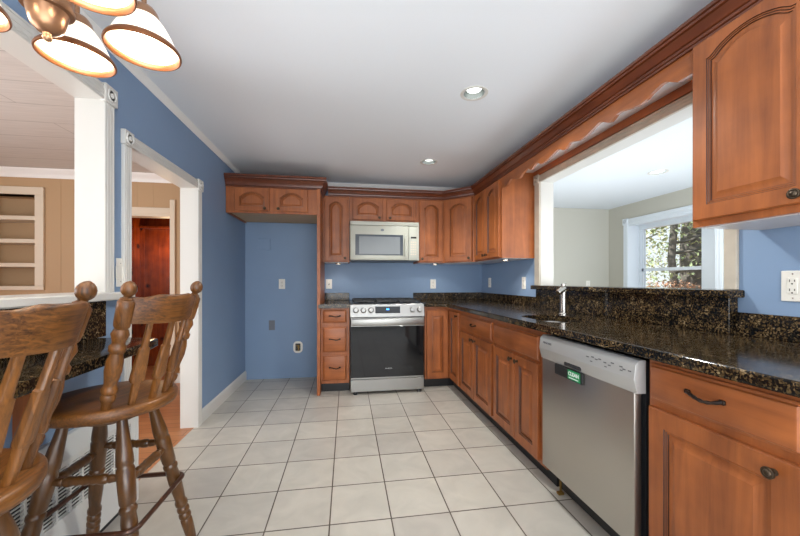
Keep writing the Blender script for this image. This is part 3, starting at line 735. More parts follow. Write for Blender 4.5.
# ------------------------------------------------------------------ sink and faucet
t = thing('sink', 'stainless undermount sink let into the granite worktop', 'sink', (1.32, 2.05, .72))
bm = BM(); rs = []
for (d, z) in ((-.012, .888), (0, .888), (.004, .85), (.012, .745), (.035, .725), (.12, .72)):
    rs.append([bm.verts.new((x, y, z)) for x, y in rrect(SX0 + d, SX1 - d, SY0 + d, SY1 - d, max(.02, .09 - max(d, 0) * .5))])
rings(bm, rs, True, False); bm.faces.new(rs[-1])
obj('basin', bm, 'steel', t, 40)
obj('drain', lathez(BM(), 1.31, 2.01, [(.721, .045), (.724, .043), (.724, .03), (.721, .028)], 20), 'chrome', t, 40)
fx, fy = 1.535, 2.255
t = thing('faucet', 'short brushed nickel pull-out faucet standing behind the sink', 'faucet', (fx, fy, CT1))
obj('body', lathez(BM(), fx, fy, [(CT1, .030), (CT1 + .006, .030), (CT1 + .012, .024), (CT1 + .15, .023), (CT1 + .17, .024), (CT1 + .185, .018)], 20), 'nickel', t, 40)
obj('spout', lathe(BM(), (fx + .012, fy + .005, CT1 + .188), (fx - .062, fy - .028, CT1 + .155), [(0, .012), (.1, .022), (.5, .022), (.8, .021), (.96, .020), (1, .016)], 16), 'nickel', t, 40)
bm = lathe(BM(), (fx, fy, CT1 + .18), (fx, fy, CT1 + .222), [(0, .016), (.3, .017), (.45, .012), (.55, .012), (.62, .016), (.95, .016), (1, .008)], 16)
lathe(bm, (fx, fy, CT1 + .212), (fx + .035, fy + .02, CT1 + .226), [(0, .006), (.6, .007), (1, .005)], 8)
obj('lever', bm, 'nickel', t, 40)

# ------------------------------------------------------------------ range
RX0, RX1, RY = .034, .806, 3.545
F = Fr((RX0, RY, 0), (1, 0, 0)); RW = RX1 - RX0
t = thing('range', 'stainless slide-in gas range with black glass oven door under the microwave', 'stove', ((RX0 + RX1) / 2, 3.9, 0))
obj('body', fbox(BM(), F, .004, RW - .004, .025, .905, -.72, -.03), 'black', t)
bm = fbox(BM(), F, 0, RW, .90, .928, -.73, -.02, .004)
obj('cooktop', bm, 'steel', t)
obj('burner_well', fbox(BM(), F, .02, RW - .02, .926, .931, -.70, -.06), 'black', t)
bm = BM(); prf = [(-.05, .925), (-.012, .925), (.012, .80), (-.05, .795)]
a = [bm.verts.new(F.p(0, z, w_)) for w_, z in prf]; b = [bm.verts.new(F.p(RW, z, w_)) for w_, z in prf]; rings(bm, [a, b])
cp = obj('control_panel', bm, 'steel', t)
def cpp(u, v):      # a point on the sloped panel face
    k = (.925 - v) / .125; return F.p(u, v, -.012 + .024 * k)
nrm = (F.W * .982 + Vector((0, 0, 1)) * .19)
dn = [cpp(.255, .905), cpp(.515, .905), cpp(.515, .835), cpp(.255, .835)]
bm = BM(); a = [bm.verts.new(p - nrm * .002) for p in dn]; b = [bm.verts.new(p + nrm * .0015) for p in dn]; rings(bm, [a, b])
ds = obj('display', bm, 'blackglass', cp)
dn = [cpp(.37, .883), cpp(.40, .883), cpp(.40, .868), cpp(.37, .868)]
bm = BM(); a = [bm.verts.new(p + nrm * .001) for p in dn]; b = [bm.verts.new(p + nrm * .0022) for p in dn]; rings(bm, [a, b])
obj('clock_digits', bm, 'disp', cp, label='glowing blue clock digits')
for u in (.055, .133, .211, .645, .722):
    p = cpp(u, .868)
    bm = lathe(BM(), p - nrm * .002, p + nrm * .034, [(0, .030), (.12, .030), (.2, .026), (.9, .024), (1, .020)], 20)
    d_, a_, b_ = basis(nrm)
    o = obj('knob', bm, 'steel', t, 35)
for k in range(3):
    u0 = .03 + k * .24; u1 = u0 + .232; bm = BM()
    for a0, a1, b0, b1 in ((u0, u1, -.10, -.085), (u0, u1, -.68, -.665), (u0, u0 + .014, -.68, -.085), (u1 - .014, u1, -.68, -.085), (u0, u1, -.39, -.378)): fbox(bm, F, a0, a1, .947, .962, b0, b1, .002)
    for q in (-.53, -.24):
        fbox(bm, F, (u0 + u1) / 2 - .006, (u0 + u1) / 2 + .006, .947, .963, q - .12, q + .12); fbox(bm, F, u0, u1, .947, .963, q - .006, q + .006)
    for a0 in (u0, u1 - .014):
        for q in (-.68, -.39, -.10): fbox(bm, F, a0, a0 + .014, .930, .948, q, q + .014)
    obj('grate', bm, 'iron', t)
    for q in (-.53, -.24):
        c = F.p((u0 + u1) / 2, .931, q)
        obj('burner', lathez(BM(), c.x, c.y, [(.930, .045), (.938, .045), (.940, .034), (.946, .032)], 20), 'iron', t, 40)
bm = fbox(BM(), F, .003, RW - .003, .158, .792, -.035, 0, .003)
od = obj('oven_door', bm, 'steel', t)
obj('oven_glass', fbox(BM(), F, .006, RW - .006, .175, .702, -.004, .003, .001), 'blackglass', od, label='black glass oven front')
bm = fbox(BM(), F, .006, RW - .006, .712, .785, .022, .046, .010, 3)
fbox(bm, F, .03, .06, .72, .775, -.002, .03); fbox(bm, F, RW - .06, RW - .03, .72, .775, -.002, .03)
obj('handle', bm, 'steel', od, 40)
text('lettering', 'SAMSUNG', .016, 'silver', F.p(RW * .51, .262, .0034), F.U, KZ, od)
obj('drawer', fbox(BM(), F, .003, RW - .003, .03, .153, -.035, .002, .003), 'steel', t)
for u, q in ((.05, -.02), (RW - .05, -.02), (.05, -.6), (RW - .05, -.6)):
    c = F.p(u, 0, q); obj('foot', lathez(BM(), c.x, c.y, [(0, .02), (.012, .022), (.03, .014)], 12), 'black', t)
# ------------------------------------------------------------------ microwave
F = Fr((.034, 3.88, 0), (1, 0, 0)); MW = .772
t = thing('microwave', 'bisque over-the-range microwave mounted beneath the short cabinet', 'microwave', (.42, 4.1, 1.405))
obj('body', fbox(BM(), F, 0, MW + .021, 1.405, 1.848, -.40, -.02, .004), 'bisque', t)
bm = fbox(BM(), F, 0, MW, 1.80, 1.845, -.03, .004, .008, 2)
for k in range(3): fbox(bm, F, .02, MW - .02, 1.808 + k * .011, 1.812 + k * .011, .003, .0055)
obj('vent_grille', bm, 'bisque', t, 40)
md = obj('door', fbox(BM(), F, .002, .665, 1.41, 1.795, -.022, .006, .006, 2), 'bisque', t, 40)
obj('window_border', fbox(BM(), F, .058, .60, 1.462, 1.695, .005, .008, .001), 'darkframe', md, label='dark border of the microwave window')
obj('window_glass', fbox(BM(), F, .10, .565, 1.475, 1.672, .0072, .009), 'grayglass', md, label='grey mesh window')
bm = fbox(BM(), F, .618, .642, 1.45, 1.69, .022, .036, .006, 2); fbox(bm, F, .622, .638, 1.455, 1.475, .004, .024); fbox(bm, F, .622, .638, 1.665, 1.685, .004, .024)
obj('handle', bm, 'bisque', md, 40)
kp = obj('keypad', fbox(BM(), F, .668, MW - .002, 1.41, 1.795, -.022, .006, .005, 2), 'bisque', t, 40)
obj('display', fbox(BM(), F, .69, .755, 1.658, 1.678, .005, .0075), 'blackglass', kp, label='small black display')
bm = BM()
for r in range(6):
    for c in range(3): fbox(bm, F, .690 + c * .024, .706 + c * .024, 1.47 + r * .028, 1.482 + r * .028, .0055, .0068)
obj('button_pad', bm, 'cream', kp, label='rows of faint buttons')
bm = BM(); t2 = bmesh.new(); lathez(t2, 0, 0, [(0, .020), (.0012, .020)], 20); merge(bm, t2, lambda q: F.p(.362 + q.x, 1.748 + q.y * .7, .006 + q.z))
obj('badge', bm, 'grey', md, label='small grey oval badge')
obj('underside', fbox(BM(), F, .01, MW - .01, 1.398, 1.406, -.39, -.01), 'black', t, label='dark underside')

# ------------------------------------------------------------------ dishwasher
DY0, DY1 = 1.775, 1.133
F = Fr((1.10, DY0, 0), (0, -1, 0)); DW = DY0 - DY1
t = thing('dishwasher', 'stainless dishwasher with silver control strip under the granite worktop', 'dishwasher', (1.4, 1.47, 0))
obj('body', fbox(BM(), F, .012, DW - .02, .10, .865, -.58, -.03), 'dark', t)
dd = obj('door', fbox(BM(), F, .002, DW - .019, .15, .765, -.012, .022, .005, 2), 'steel_y', t, 40)
bm = BM(); prf = [(-.012, .872), (.018, .872), (.034, .855), (.040, .80), (.026, .745), (-.012, .745)]
a = [bm.verts.new(F.p(0, z, w_)) for w_, z in prf]; b = [bm.verts.new(F.p(DW, z, w_)) for w_, z in prf]; rings(bm, [a, b])
bmesh.ops.bevel(bm, geom=list(bm.edges), offset=.003, segments=2, profile=.5, affect='EDGES')
cs = obj('control_strip', bm, 'silver', t, 30)
for k in range(11): obj('vent_slot', fbox(BM(), F, .03 + k * .053, .063 + k * .053, .8715, .8735, -.008, .014), 'grey', cs)
obj('latch_recess', fbox(BM(), F, .215, .335, .752, .770, .026, .036, .003), 'dark', cs, label='dark finger recess')
text('lettering', 'FRIGIDAIRE', .015, 'greyprint', F.p(.075, .835, .0372), F.U, (F.W * -.1 + KZ), cs)
for u, v in ((.38, .83), (.412, .835), (.405, .815), (.435, .83), (.455, .835), (.485, .828), (.51, .822), (.49, .812), (.525, .835), (.57, .832), (.585, .825), (.572, .818), (.612, .825)):
    obj('button_mark', fbox(BM(), F, u, u + .014, v, v + .004, .0352, .0388), 'greyprint', cs, label='grey button marking')
bm = fbox(BM(), F, .02, DW - .02, .02, .10, -.10, -.075)
obj('kick_plate', bm, 'black', t, label='black kick plate')
for u in (.05, DW - .05): obj('foot', fbox(fbox(BM(), F, u - .004, u + .004, .01, .16, -.062, -.054), F, u - .013, u + .013, 0, .014, -.075, -.040, .003), 'brass', t)
# sign on the dishwasher door (a magnet): lies on the door, a thing of its own
MF = Fr((1.0778, DY0, 0), (0, -1, 0))
t = thing('dishwasher_magnet', 'small black and green CLEAN sign stuck on the dishwasher door', 'magnet', (1.07, 1.55, .72))
obj('holder', fbox(BM(), MF, .135, .345, .690, .744, 0.0005, .012, .003), 'black', t)
obj('sign_face', fbox(BM(), MF, .245, .333, .695, .740, .011, .0135), 'green', t, label='green sign face')
text('lettering', 'CLEAN', .025, 'signtext', MF.p(.289, .722, .0137), MF.U, KZ, t, bold=True)
obj('print_line', fbox(BM(), MF, .255, .323, .701, .705, .013, .0142), 'signtext', t, label='white line under the word')

# ------------------------------------------------------------------ outlets, switches and wall plates
def plate(name, label, cat, origin, U, kind, group=None, W_=.072, H_=.117):
    F = Fr(origin, U); t = thing(name, label, cat, origin, group)
    obj('plate', fbox(BM(), F, -W_ / 2, W_ / 2, -H_ / 2, H_ / 2, 0, .006, .002), 'outlet', t)
    if kind == 'outlet':
        for s in (-1, 1):
            c = s * .022
            k = obj('socket', fbox(BM(), F, -.017, .017, c - .014, c + .014, .005, .0085, .003), 'outlet', t)
            bm = fbox(BM(), F, -.009, -.0065, c - .002, c + .008, .008, .0092); fbox(bm, F, .0065, .009, c - .001, c + .007, .008, .0092)
            t3 = bmesh.new(); lathez(t3, 0, 0, [(.008, .0028), (.0092, .0028)], 10); merge(bm, t3, lambda q: F.p(q.x, c - .008 + q.y, q.z))
            obj('slots', bm, 'slot', k, label='dark socket slots')
    elif kind == 'switch':
        obj('toggle_slot', fbox(BM(), F, -.006, .006, -.013, .013, .005, .0072), 'slot', t)
        obj('toggle', fbox(BM(), F, -.004, .004, -.002, .010, .006, .020, .001), 'outlet', t)
    elif kind == 'decora':
        k = obj('insert', fbox(BM(), F, -.0335 / 2, .0335 / 2, -.033, .033, .005, .0085, .002), 'outlet', t)
        bm = BM()
        for c in (-.018, .018):
            fbox(bm, F, -.009, -.0065, c - .002, c + .008, .008, .0092); fbox(bm, F, .0065, .009, c - .001, c + .007, .008, .0092)
            t3 = bmesh.new(); lathez(t3, 0, 0, [(.008, .003), (.0092, .003)], 10); merge(bm, t3, lambda q: F.p(q.x, c - .009 + q.y, q.z))
        obj('slots', bm, 'slot', k, label='dark socket slots')
    elif kind == 'rocker2':
        for s in (-1, 1): obj('rocker', fbox(BM(), F, s * .025 - .017, s * .025 + .017, -.033, .033, .005, .011, .003), 'outlet', t)
    bm = BM()
    for c in ((-.048, .048) if kind == 'decora' or kind == 'rocker2' else (0,) if kind == 'outlet' else (-.03, .03)):
        t3 = bmesh.new(); lathez(t3, 0, 0, [(.005, .003), (.0068, .0026)], 10); merge(bm, t3, lambda q: F.p(q.x, c + q.y, q.z))
    obj('screw', bm, 'nickel', t)
    return t
BK = YB
plate('wall_outlet', 'white outlet on the blue wall inside the refrigerator niche', 'outlet', (-.772, BK, 1.134), (1, 0, 0), 'outlet')
plate('wall_switch', 'white toggle switch above the small worktop left of the range', 'switch', (-.218, BK, 1.133), (1, 0, 0), 'switch')
plate('wall_outlet', 'white outlet on the blue back wall right of the range', 'outlet', (1.092, BK, 1.131), (1, 0, 0), 'outlet')
plate('wall_outlet', 'white outlet on the right wall nearest the inside corner', 'outlet', (XR, 4.03, 1.15), (0, -1, 0), 'outlet')
plate('wall_outlet', 'white outlet on the right wall just left of the granite ledge', 'outlet', (XR, 3.20, 1.15), (0, -1, 0), 'outlet', H_=.122)
plate('wall_outlet', 'large white outlet on the right wall nearest the camera', 'outlet', (XR, 1.105, 1.15), (0, -1, 0), 'decora', W_=.075, H_=.122)
plate('wall_outlet', 'pale outlet on the far sunroom wall just above the granite ledge', 'outlet', (3.96, 5.16, 1.115), (1, 0, 0), 'outlet', H_=.12)
plate('wall_switch', 'white two-rocker switch between the bar opening and the doorway', 'switch', (XL, 2.02, 1.215), (0, 1, 0), 'rocker2', W_=.06, H_=.15)
t = thing('blank_plate', 'grey blank wall plate low on the blue niche wall', 'wall plate', (-.887, BK, .644))
obj('plate', box(BM(), -.922, -.852, BK - .006, BK, .583, .70, .002), 'grey', t)
bm = BM()
for z in (.61, .675): lathe(bm, (-.887, BK - .004, z), (-.887, BK - .0072, z), [(0, .003), (1, .0026)], 10)
obj('screw', bm, 'grey', t)
t = thing('access_panel', 'square blue-painted access cover high on the niche wall', 'wall plate', (-.978, BK, 1.60))
obj('cover', box(BM(), -1.045, -.905, BK - .012, BK, 1.535, 1.675, .003), 'blue', t)
bm = BM()
for x in (-1.03, -.92): lathe(bm, (x, BK - .004, 1.605), (x, BK - .0065, 1.605), [(0, .004), (1, .0035)], 10)
obj('screw', bm, 'blue', t)
t = thing('water_box', 'white rounded water valve box near the floor of the refrigerator niche', 'valve box', (-.586, BK, .371))
bm = BM(); F = Fr((-.586, BK, .371), (1, 0, 0))
o1 = rrect(-.055, .055, -.07, .07, .045); o2 = rrect(-.03, .03, -.045, .045, .008)
rs = [[bm.verts.new(F.p(x, y, q)) for x, y in o] for o, q in ((o1, 0), (o1, .006), (o2, .009), (o2, .001))]; rings(bm, rs, True, False)
obj('bezel', bm, 'outlet', t, 40)
obj('recess', fbox(BM(), F, -.03, .03, -.045, .045, 0.0005, .0015), 'slot', t)
bm = lathe(BM(), F.p(.008, -.045, .006), F.p(.008, .015, .006), [(0, .007), (.5, .007), (.55, .011), (.8, .011), (1, .005)], 10)
fbox(bm, F, -.02, .018, .012, .022, .003, .012, .002)
obj('valve', bm, 'brass', t, 40, 'brass valve')

# ------------------------------------------------------------------ baseboard heater below the bar
HX, HY1, HH = -1.108, 2.035, .455
t = thing('baseboard_heater', 'white metal heater cover with slotted grille along the wall below the bar', 'heater', (-1.15, .9, 0))
bm = BM()
prf = [(-1.189, .03), (-1.189, .40 + .115), (-1.150, .50), (HX, HH), (HX, .435), (HX + .012, .435)]
pts = [(-1.189, .035), (-1.189, .52), (-1.165, .52), (HX, HH), (HX, .432), (HX - .012, .432), (HX - .012, .035)]
a = [bm.verts.new((x, -.6, z)) for x, z in pts]; b = [bm.verts.new((x, HY1 - .02, z)) for x, z in pts]; rings(bm, [a, b])
obj('casing', bm, ['heater', 'dark'], t, pick=lambda n, c: 1 if (n.x > .9 and c.z < .4) else 0)
obj('front_panel', box(BM(), HX - .012, HX, -.6, HY1 - .02, .035, .235, .002), 'heater', t)
pts = [(-1.189, 0), (-1.189, .52), (-1.165, .52), (HX + .002, HH), (HX + .002, 0)]
bm = BM(); a = [bm.verts.new((x, HY1 - .022, z)) for x, z in pts]; b = [bm.verts.new((x, HY1, z)) for x, z in pts]; rings(bm, [a, b])
obj('end_cap', bm, 'heater', t)
bm = BM(); y = HY1 - .02
box(bm, HX - .012, HX, y - .045, y, .235, .432)
y -= .045
while y > -.5:
    box(bm, HX - .012, HX, y - .066, y - .055, .235, .432); y -= .066
box(bm, HX - .012, HX, -.6, y, .235, .432)
for k in range(14): box(bm, HX - .006, HX - .001, -.6, HY1 - .03, .2405 + k * .014, .2445 + k * .014)
obj('grille', bm, 'heater', t, label='slotted white grille')
bm = BM(); lathe(bm, (HX, HY1 - .06, .215), (HX + .004, HY1 - .06, .215), [(0, .006), (1, .005)], 10)
obj('screw', bm, 'slot', t)
obj('base_gap', box(BM(), -1.189, HX - .02, -.6, HY1 - .03, 0, .036), 'dark', t, label='dark gap at the floor')
obj('pipe_hook', fbox(BM(), Fr((HX - .002, HY1 - .05, 0), (0, 1, 0)), 0, .022, .03, .10, 0, .010, .004), 'black', t, label='small black clip near the floor')

# ------------------------------------------------------------------ bar stools
ZS, SR, HALF, RB, LEAN, ZB, LT, RS, FS, PHI, RT, RFT = .742, .211, .797, .177, .118, 1.148, .021, .175, .407, -.481, .125, .288
def turned(p0, p1, k, n=14, c=1.0):
    """turned profile for legs, posts and stretchers"""
    P = {'leg': [(0, .015), (.05, .018), (.09, .020), (.15, .022), (.19, .0225), (.20, .018), (.212, .0235), (.23, .0235), (.242, .018), (.254, .0235), (.272, .0235), (.284, .018), (.296, .024), (.315, .024), (.33, .019), (.36, .021), (.44, .0245), (.50, .0245), (.54, .022), (.552, .0265), (.565, .0265), (.577, .021), (.59, .025), (.66, .027), (.74, .0275), (.755, .023), (.765, .0265), (.80, .0255), (.87, .021), (.94, .017), (1, .016)],
         'stretch': [(0, .008), (.06, .0095), (.16, .013), (.2, .015), (.22, .012), (.25, .0165), (.3, .0175), (.36, .014), (.4, .0165), (.44, .013), (.5, .0175), (.56, .013), (.6, .0165), (.64, .014), (.7, .0175), (.75, .0165), (.78, .012), (.8, .015), (.84, .013), (.94, .0095), (1, .008)],
         'post': [(0, .014), (.07, .015), (.09, .021), (.125, .022), (.14, .018), (.155, .023), (.185, .023), (.20, .018), (.23, .019), (.32, .0245), (.40, .0235), (.46, .018), (.475, .024), (.51, .0245), (.525, .018), (.55, .019), (.60, .0255), (.63, .021), (.645, .018), (.66, .0225), (.70, .024), (.80, .0245), (.845, .0245), (.862, .018), (.868, .0195), (.875, .0145), (.884, .0105), (.892, .0115), (.90, .016), (.915, .0205), (.935, .0225), (.955, .0215), (.975, .0175), (.99, .011), (1, .002)]}[k]
    return lathe(BM(), p0, p1, [(t_, r * c) for t_, r in P], n)
def make_stool(label):
    t = thing('bar_stool', label, 'bar stool', (0, 0, 0), 'oak bar stools at the granite bar')
    obj('seat', lathez(BM(), 0, 0, [(ZS - .045, .05), (ZS - .045, SR - .02), (ZS - .04, SR - .006), (ZS - .03, SR), (ZS - .01, SR), (ZS - .003, SR - .005), (ZS, SR - .015), (ZS - .006, .13), (ZS - .008, .06), (ZS - .008, .01)], 48), 'oak_y', t, 40)
    obj('swivel', lathez(BM(), 0, 0, [(ZS - .07, .10), (ZS - .045, .10)], 24), 'dark', t, label='dark swivel plate under the seat')
    obj('leg_block', lathez(BM(), 0, 0, [(ZS - .085, .085), (ZS - .08, .09), (ZS - .072, .09), (ZS - .07, .085)], 32), 'oak_dark', t, 40)
    def lp(k, z):
        a = PHI + k * PI / 2; s = (ZS - .05 - z) / (ZS - .05); r = RT + (RFT - RT) * s
        return Vector((r * math.cos(a), r * math.sin(a), z))
    for k in range(4): obj('leg', turned(lp(k, 0), lp(k, ZS - .044), 'leg'), 'oak_dark', t, 50)
    for k, (za, zb_) in enumerate(((.475, .475), (.50, .50), (.475, .475), (.49, .49))):
        obj('stretcher', turned(lp(k, za), lp((k + 1) % 4, zb_), 'stretch', 12), 'oak_dark', t, 50)
    pts = []; zr = .335; r0 = Vector(lp(0, zr).xy).length + .03
    for k in range(4):          # rounded square hoop outside the legs
        a = PHI + k * PI / 2; c = Vector((math.cos(a), math.sin(a), 0)) * r0; tg = Vector((-math.sin(a), math.cos(a), 0))
        for q in range(-4, 5):
            f = q / 4; ang = f * PI / 4
            cen = Vector((math.cos(a), math.sin(a), 0)) * (r0 - .035)
            pts.append(cen + (Vector((math.cos(a + ang), math.sin(a + ang), 0))) * .035 + Vector((0, 0, zr)))
    obj('footrest', tube(BM(), pts, .009, 10, True), 'ringm', t, 60, 'brown metal footrest hoop')
    def bp(sg, s):
        b = Vector((RB * math.cos(HALF), sg * RB * math.sin(HALF), ZS - .008)); e = Vector((RB * math.cos(HALF) + LEAN * 1.03, sg * (RB * math.sin(HALF) + LT), ZB + .022))
        return b.lerp(e, s)
    for sg in (-1, 1): obj('post', turned(bp(sg, 0), bp(sg, 1), 'post', 16), 'oak', t, 50)
    # crest rail, bowed backwards between the posts, raised in the middle
    A0, A1 = bp(-1, .712), bp(1, .712); N = 24
    up = (bp(1, .9) - bp(1, .6)).normalized(); up = Vector((up.x, 0, up.z)).normalized(); outv = Vector((up.z, 0, -up.x))
    bow = .055; th = .021
    def cr(s, q, o):            # s along, q height along the lean, o thickness
        m = A0.lerp(A1, s); return m + outv * (bow * (1 - (2 * s - 1) ** 2) + o) + up * q
    bm = BM(); rs = []
    for k in range(N + 1):
        s = .02 + .96 * k / N; e = min(s, 1 - s)
        x = min(1.0, max(0.0, (e - .10) / .20)); top = .078 + .016 * (x * x * (3 - 2 * x)); bot = -.012 + .006 * (1 - (2 * s - 1) ** 2)
        rs.append([bm.verts.new(cr(s, q, o)) for q, o in ((bot, -th / 2), (bot + .004, -th / 2 - .001), (top - .006, -th / 2), (top, -th / 2 + .005), (top, th / 2 - .005), (top - .006, th / 2), (bot, th / 2))])
    rings(bm, rs); obj('crest_rail', bm, 'oak_y', t, 50)
    # arrow-back spindles
    for k in (-1, 0, 1):
        b = Vector((RS * math.cos(FS * k), RS * math.sin(FS * k), ZS - .008)); s = .5 + .27 * k; e = cr(s, .01, 0)
        d, a_, _ = basis(e - b); sd_ = Vector((-math.sin(FS * k), math.cos(FS * k), 0)); nv = sd_.cross(d).normalized()
        bm = BM(); rs = []
        for t_, w_, h_ in ((0, .010, .010), (.27, .0125, .011), (.275, .0125, .011), (.285, .020, .012), (.31, .0225, .0125), (.36, .0225, .0125), (.56, .019, .011), (.655, .0165, .0105), (.66, .0165, .0105), (.672, .0115, .0095), (.68, .011, .0095), (1, .0085, .008)):
            c = b.lerp(e, t_)
            rs.append([bm.verts.new(c + sd_ * (w_ * (abs(math.cos(q)) ** .6) * (1 if math.cos(q) > 0 else -1)) + nv * (h_ * (abs(math.sin(q)) ** .6) * (1 if math.sin(q) > 0 else -1))) for q in [2 * PI * (j + .5) / 12 for j in range(12)]])
        rings(bm, rs); obj('spindle', bm, 'oak', t, 28)
    return t
st = make_stool('oak swivel stool with its legs in full view, at the bar end by the doorway')
st.location = (-.877, 1.442, 0); st.rotation_euler = (0, 0, -.315)
s2 = copy_tree(st); s2['label'] = 'nearer oak swivel stool cut off by the left edge of the picture'
s2.location = (-.884, .824, 0); s2.rotation_euler = (0, 0, .106)

# ------------------------------------------------------------------ built-in shelf in the dining room
t = thing('built_in_shelf', 'cream built-in shelf niche in the tan dining room wall', 'shelf', (-3.6, YB, 1.07))
bm = box(BM(), -4.005, -3.256, YB - .022, YB, 2.105, 2.187, .003); box(bm, -4.005, -3.256, YB - .022, YB, 1.072, 1.116, .003)
box(bm, -3.34, -3.256, YB - .022, YB, 1.116, 2.105, .003); box(bm, -4.005, -3.92, YB - .022, YB, 1.116, 2.105, .003)
obj('frame', bm, 'cream', t)
bm = box(BM(), -3.94, -3.32, YB + .24, YB + .26, 1.09, 2.13); box(bm, -3.94, -3.92, YB, YB + .24, 1.09, 2.13); box(bm, -3.34, -3.32, YB, YB + .24, 1.09, 2.13)
box(bm, -3.92, -3.34, YB, YB + .24, 2.105, 2.13); box(bm, -3.92, -3.34, YB, YB + .24, 1.09, 1.116)
obj('lining', bm, 'tan', t)
for z in (1.832, 1.582, 1.322): obj('shelf_board', box(BM(), -3.92, -3.34, YB - .004, YB + .24, z, z + .043, .002), 'cream', t)

# ------------------------------------------------------------------ ceiling cans, pucks
def lamp(name, kind, loc, power, col, parent=None, size=.05, angle=2.2, rot=(0, 0, 0), blend=.6):
    d = bpy.data.lights.new(name, kind); d.energy = power; d.color = col
    if kind == 'SPOT': d.spot_size = angle; d.spot_blend = blend; d.shadow_soft_size = size
    elif kind == 'POINT': d.shadow_soft_size = size
    elif kind == 'AREA': d.shape = 'DISK'; d.size = size
    o = bpy.data.objects.new(name, d); C.objects.link(o)
    if parent is not None: o.parent = parent; o.location = Vector(loc) - wloc(parent)
    else: o.location = loc
    o.rotation_euler = rot; return o
def can(x, y, label, r, power, col, dz=.026, beam=2.5):
    t = thing('recessed_light', label, 'ceiling light', (x, y, CH), 'recessed ceiling cans')
    obj('trim_ring', lathez(BM(), x, y, [(CH, r + .022), (CH - .004, r + .021), (CH - .006, r + .008), (CH - .002, r)], 36, False), 'white', t, 50)
    obj('baffle', lathez(BM(), x, y, [(CH - .002, r), (CH + .03, r - .003), (CH + .07, r - .008), (CH + .075, .01)], 36, False), 'cone', t, 50, 'silver reflector cone')
    obj('lens', lathez(BM(), x, y, [(CH + dz, .004), (CH + dz - .002, r * .70), (CH + dz + .008, r * .72), (CH + dz + .014, .004)], 28), 'canlens', t, 50, 'glowing lamp lens')
    lamp('can_light', 'SPOT', (x, y, CH - .012), power, col, t, .05, beam)
can(CANS[0][0], CANS[0][1], 'recessed ceiling light nearest the camera in the kitchen', .066, 44, (.98, 1.0, .96))
can(CANS[1][0], CANS[1][1], 'farther recessed ceiling light in the kitchen, before the microwave', .066, 24, (.98, 1.0, .96), beam=1.85)
can(3.384, 3.298, 'recessed ceiling light in the sunroom, seen through the pass-through', .076, 14, (1.0, .93, .82), .008)
def puck(x, y, z, label, power=5, col=(1.0, .9, .76)):
    t = thing('puck_light', label, 'cabinet light', (x, y, z), 'puck lights under the wood cabinets')
    obj('housing', lathez(BM(), x, y, [(z, .036), (z - .012, .034), (z - .014, .028), (z - .010, .026)], 24), 'nickel', t, 40)
    obj('lens', lathez(BM(), x, y, [(z - .0095, .026), (z - .013, .024), (z - .014, .004)], 20), 'pucklens', t, 40, 'glowing lens')
    lamp('puck_lamp', 'SPOT', (x, y, z - .02), power, col, t, .02, 2.4)
puck(1.50, 2.51, 2.188, 'small lit puck light behind the far end of the scalloped valance')
puck(1.50, 1.69, 2.188, 'small lit puck light behind the near end of the scalloped valance')
puck(1.52, 3.14, UZ0 - .003, 'small lit puck light under the two-door cabinet on the right wall', 2.6, (1, .9, .8))
puck(1.06, 4.06, UZ0 - .003, 'small lit puck light under the cabinet right of the microwave', 1.2, (1, .9, .8))
puck(-.10, 4.08, UZ0 - .003, 'small lit puck light under the narrow cabinet left of the microwave', 1.2, (1, .9, .8))
puck(1.60, .72, UZ0 + .001, 'small lit puck light under the big cabinet at top right', 2, (1, .88, .8))

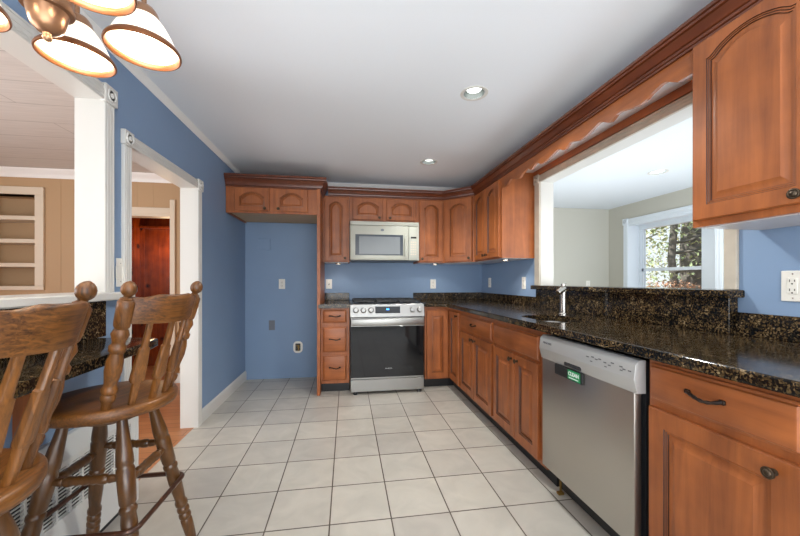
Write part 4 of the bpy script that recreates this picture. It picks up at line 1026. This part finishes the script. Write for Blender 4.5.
# ------------------------------------------------------------------ chandelier
cx, cy, zr = -.667, .885, 1.772
t = thing('chandelier', 'copper chandelier with five lit white bell shades hanging at top left', 'chandelier', (cx, cy, 1.72))
obj('hub', lathez(BM(), cx, cy, [(1.727, .008), (1.731, .018), (1.742, .028), (1.760, .033), (1.778, .037), (1.780, .045), (1.784, .047), (1.789, .047), (1.791, .044), (1.86, .044), (1.87, .03), (1.90, .014), (1.975, .012)], 32), 'copper', t, 40)
obj('finial', lathez(BM(), cx, cy, [(1.709, .002), (1.712, .007), (1.718, .009), (1.724, .007), (1.728, .008)], 20), 'copper', t, 50)
obj('stem', lathez(BM(), cx, cy, [(1.97, .011), (CH - .03, .011), (CH - .028, .06), (CH, .065)], 20), 'copper', t, 40)
for k in range(5):
    a = math.radians(0.5 + 36 + 72 * k); R = .176
    x, y = cx + R * math.cos(a), cy + R * math.sin(a)
    pts = [(cx + .04 * math.cos(a), cy + .04 * math.sin(a), 1.845), (cx + .085 * math.cos(a), cy + .085 * math.sin(a), 1.90), (cx + .135 * math.cos(a), cy + .135 * math.sin(a), 1.985), (cx + .165 * math.cos(a), cy + .165 * math.sin(a), 1.985), (x, y, 1.955), (x, y, 1.885)]
    P = [Vector(p) for p in pts]; sm = []
    for i in range(len(P) - 1):
        p0, p1, p2, p3 = P[max(i - 1, 0)], P[i], P[i + 1], P[min(i + 2, len(P) - 1)]
        for q in range(5):
            u = q / 5; sm.append(.5 * ((2 * p1) + (p2 - p0) * u + (2 * p0 - 5 * p1 + 4 * p2 - p3) * u * u + (3 * p1 - p0 - 3 * p2 + p3) * u ** 3))
    sm.append(P[-1])
    obj('arm', tube(BM(), sm, .006, 10), 'copper', t, 60)
    obj('cap', lathez(BM(), x, y, [(1.893, .006), (1.89, .014), (1.884, .024), (1.872, .032), (1.856, .036), (1.854, .032), (1.87, .026), (1.884, .012)], 24), 'copper', t, 50)
    sh = obj('shade', lathez(BM(), x, y, [(1.87, .020), (1.858, .034), (1.84, .048), (1.815, .062), (1.797, .070), (1.784, .0765), (1.782, .0755), (1.795, .067), (1.813, .059), (1.838, .045), (1.856, .031), (1.866, .018)], 40, False), 'shade', t, 50, 'glowing white glass bell shade')
    obj('rim', lathez(BM(), x, y, [(1.786, .0775), (1.779, .0825), (1.773, .0845), (1.769, .0835), (1.7685, .0805), (1.772, .0775), (1.778, .0755), (1.783, .0755)], 40, False), 'rim', sh, 50, 'bronze rim band of the shade')
    obj('bulb', lathez(BM(), x, y, [(1.788, .002), (1.791, .012), (1.799, .020), (1.809, .023), (1.822, .020), (1.84, .013), (1.862, .012)], 20), 'bulb', sh, 50, 'glowing bulb')
    lamp('bulb_light', 'POINT', (x, y, 1.778), 0.8, (1.0, .88, .70), t, .022)

# added warm fill without a fixture, brightens the pine room
lamp('pine_room_fill', 'POINT', (-2.35, 4.95, 1.6), 4, (1, .72, .42), None, .08)
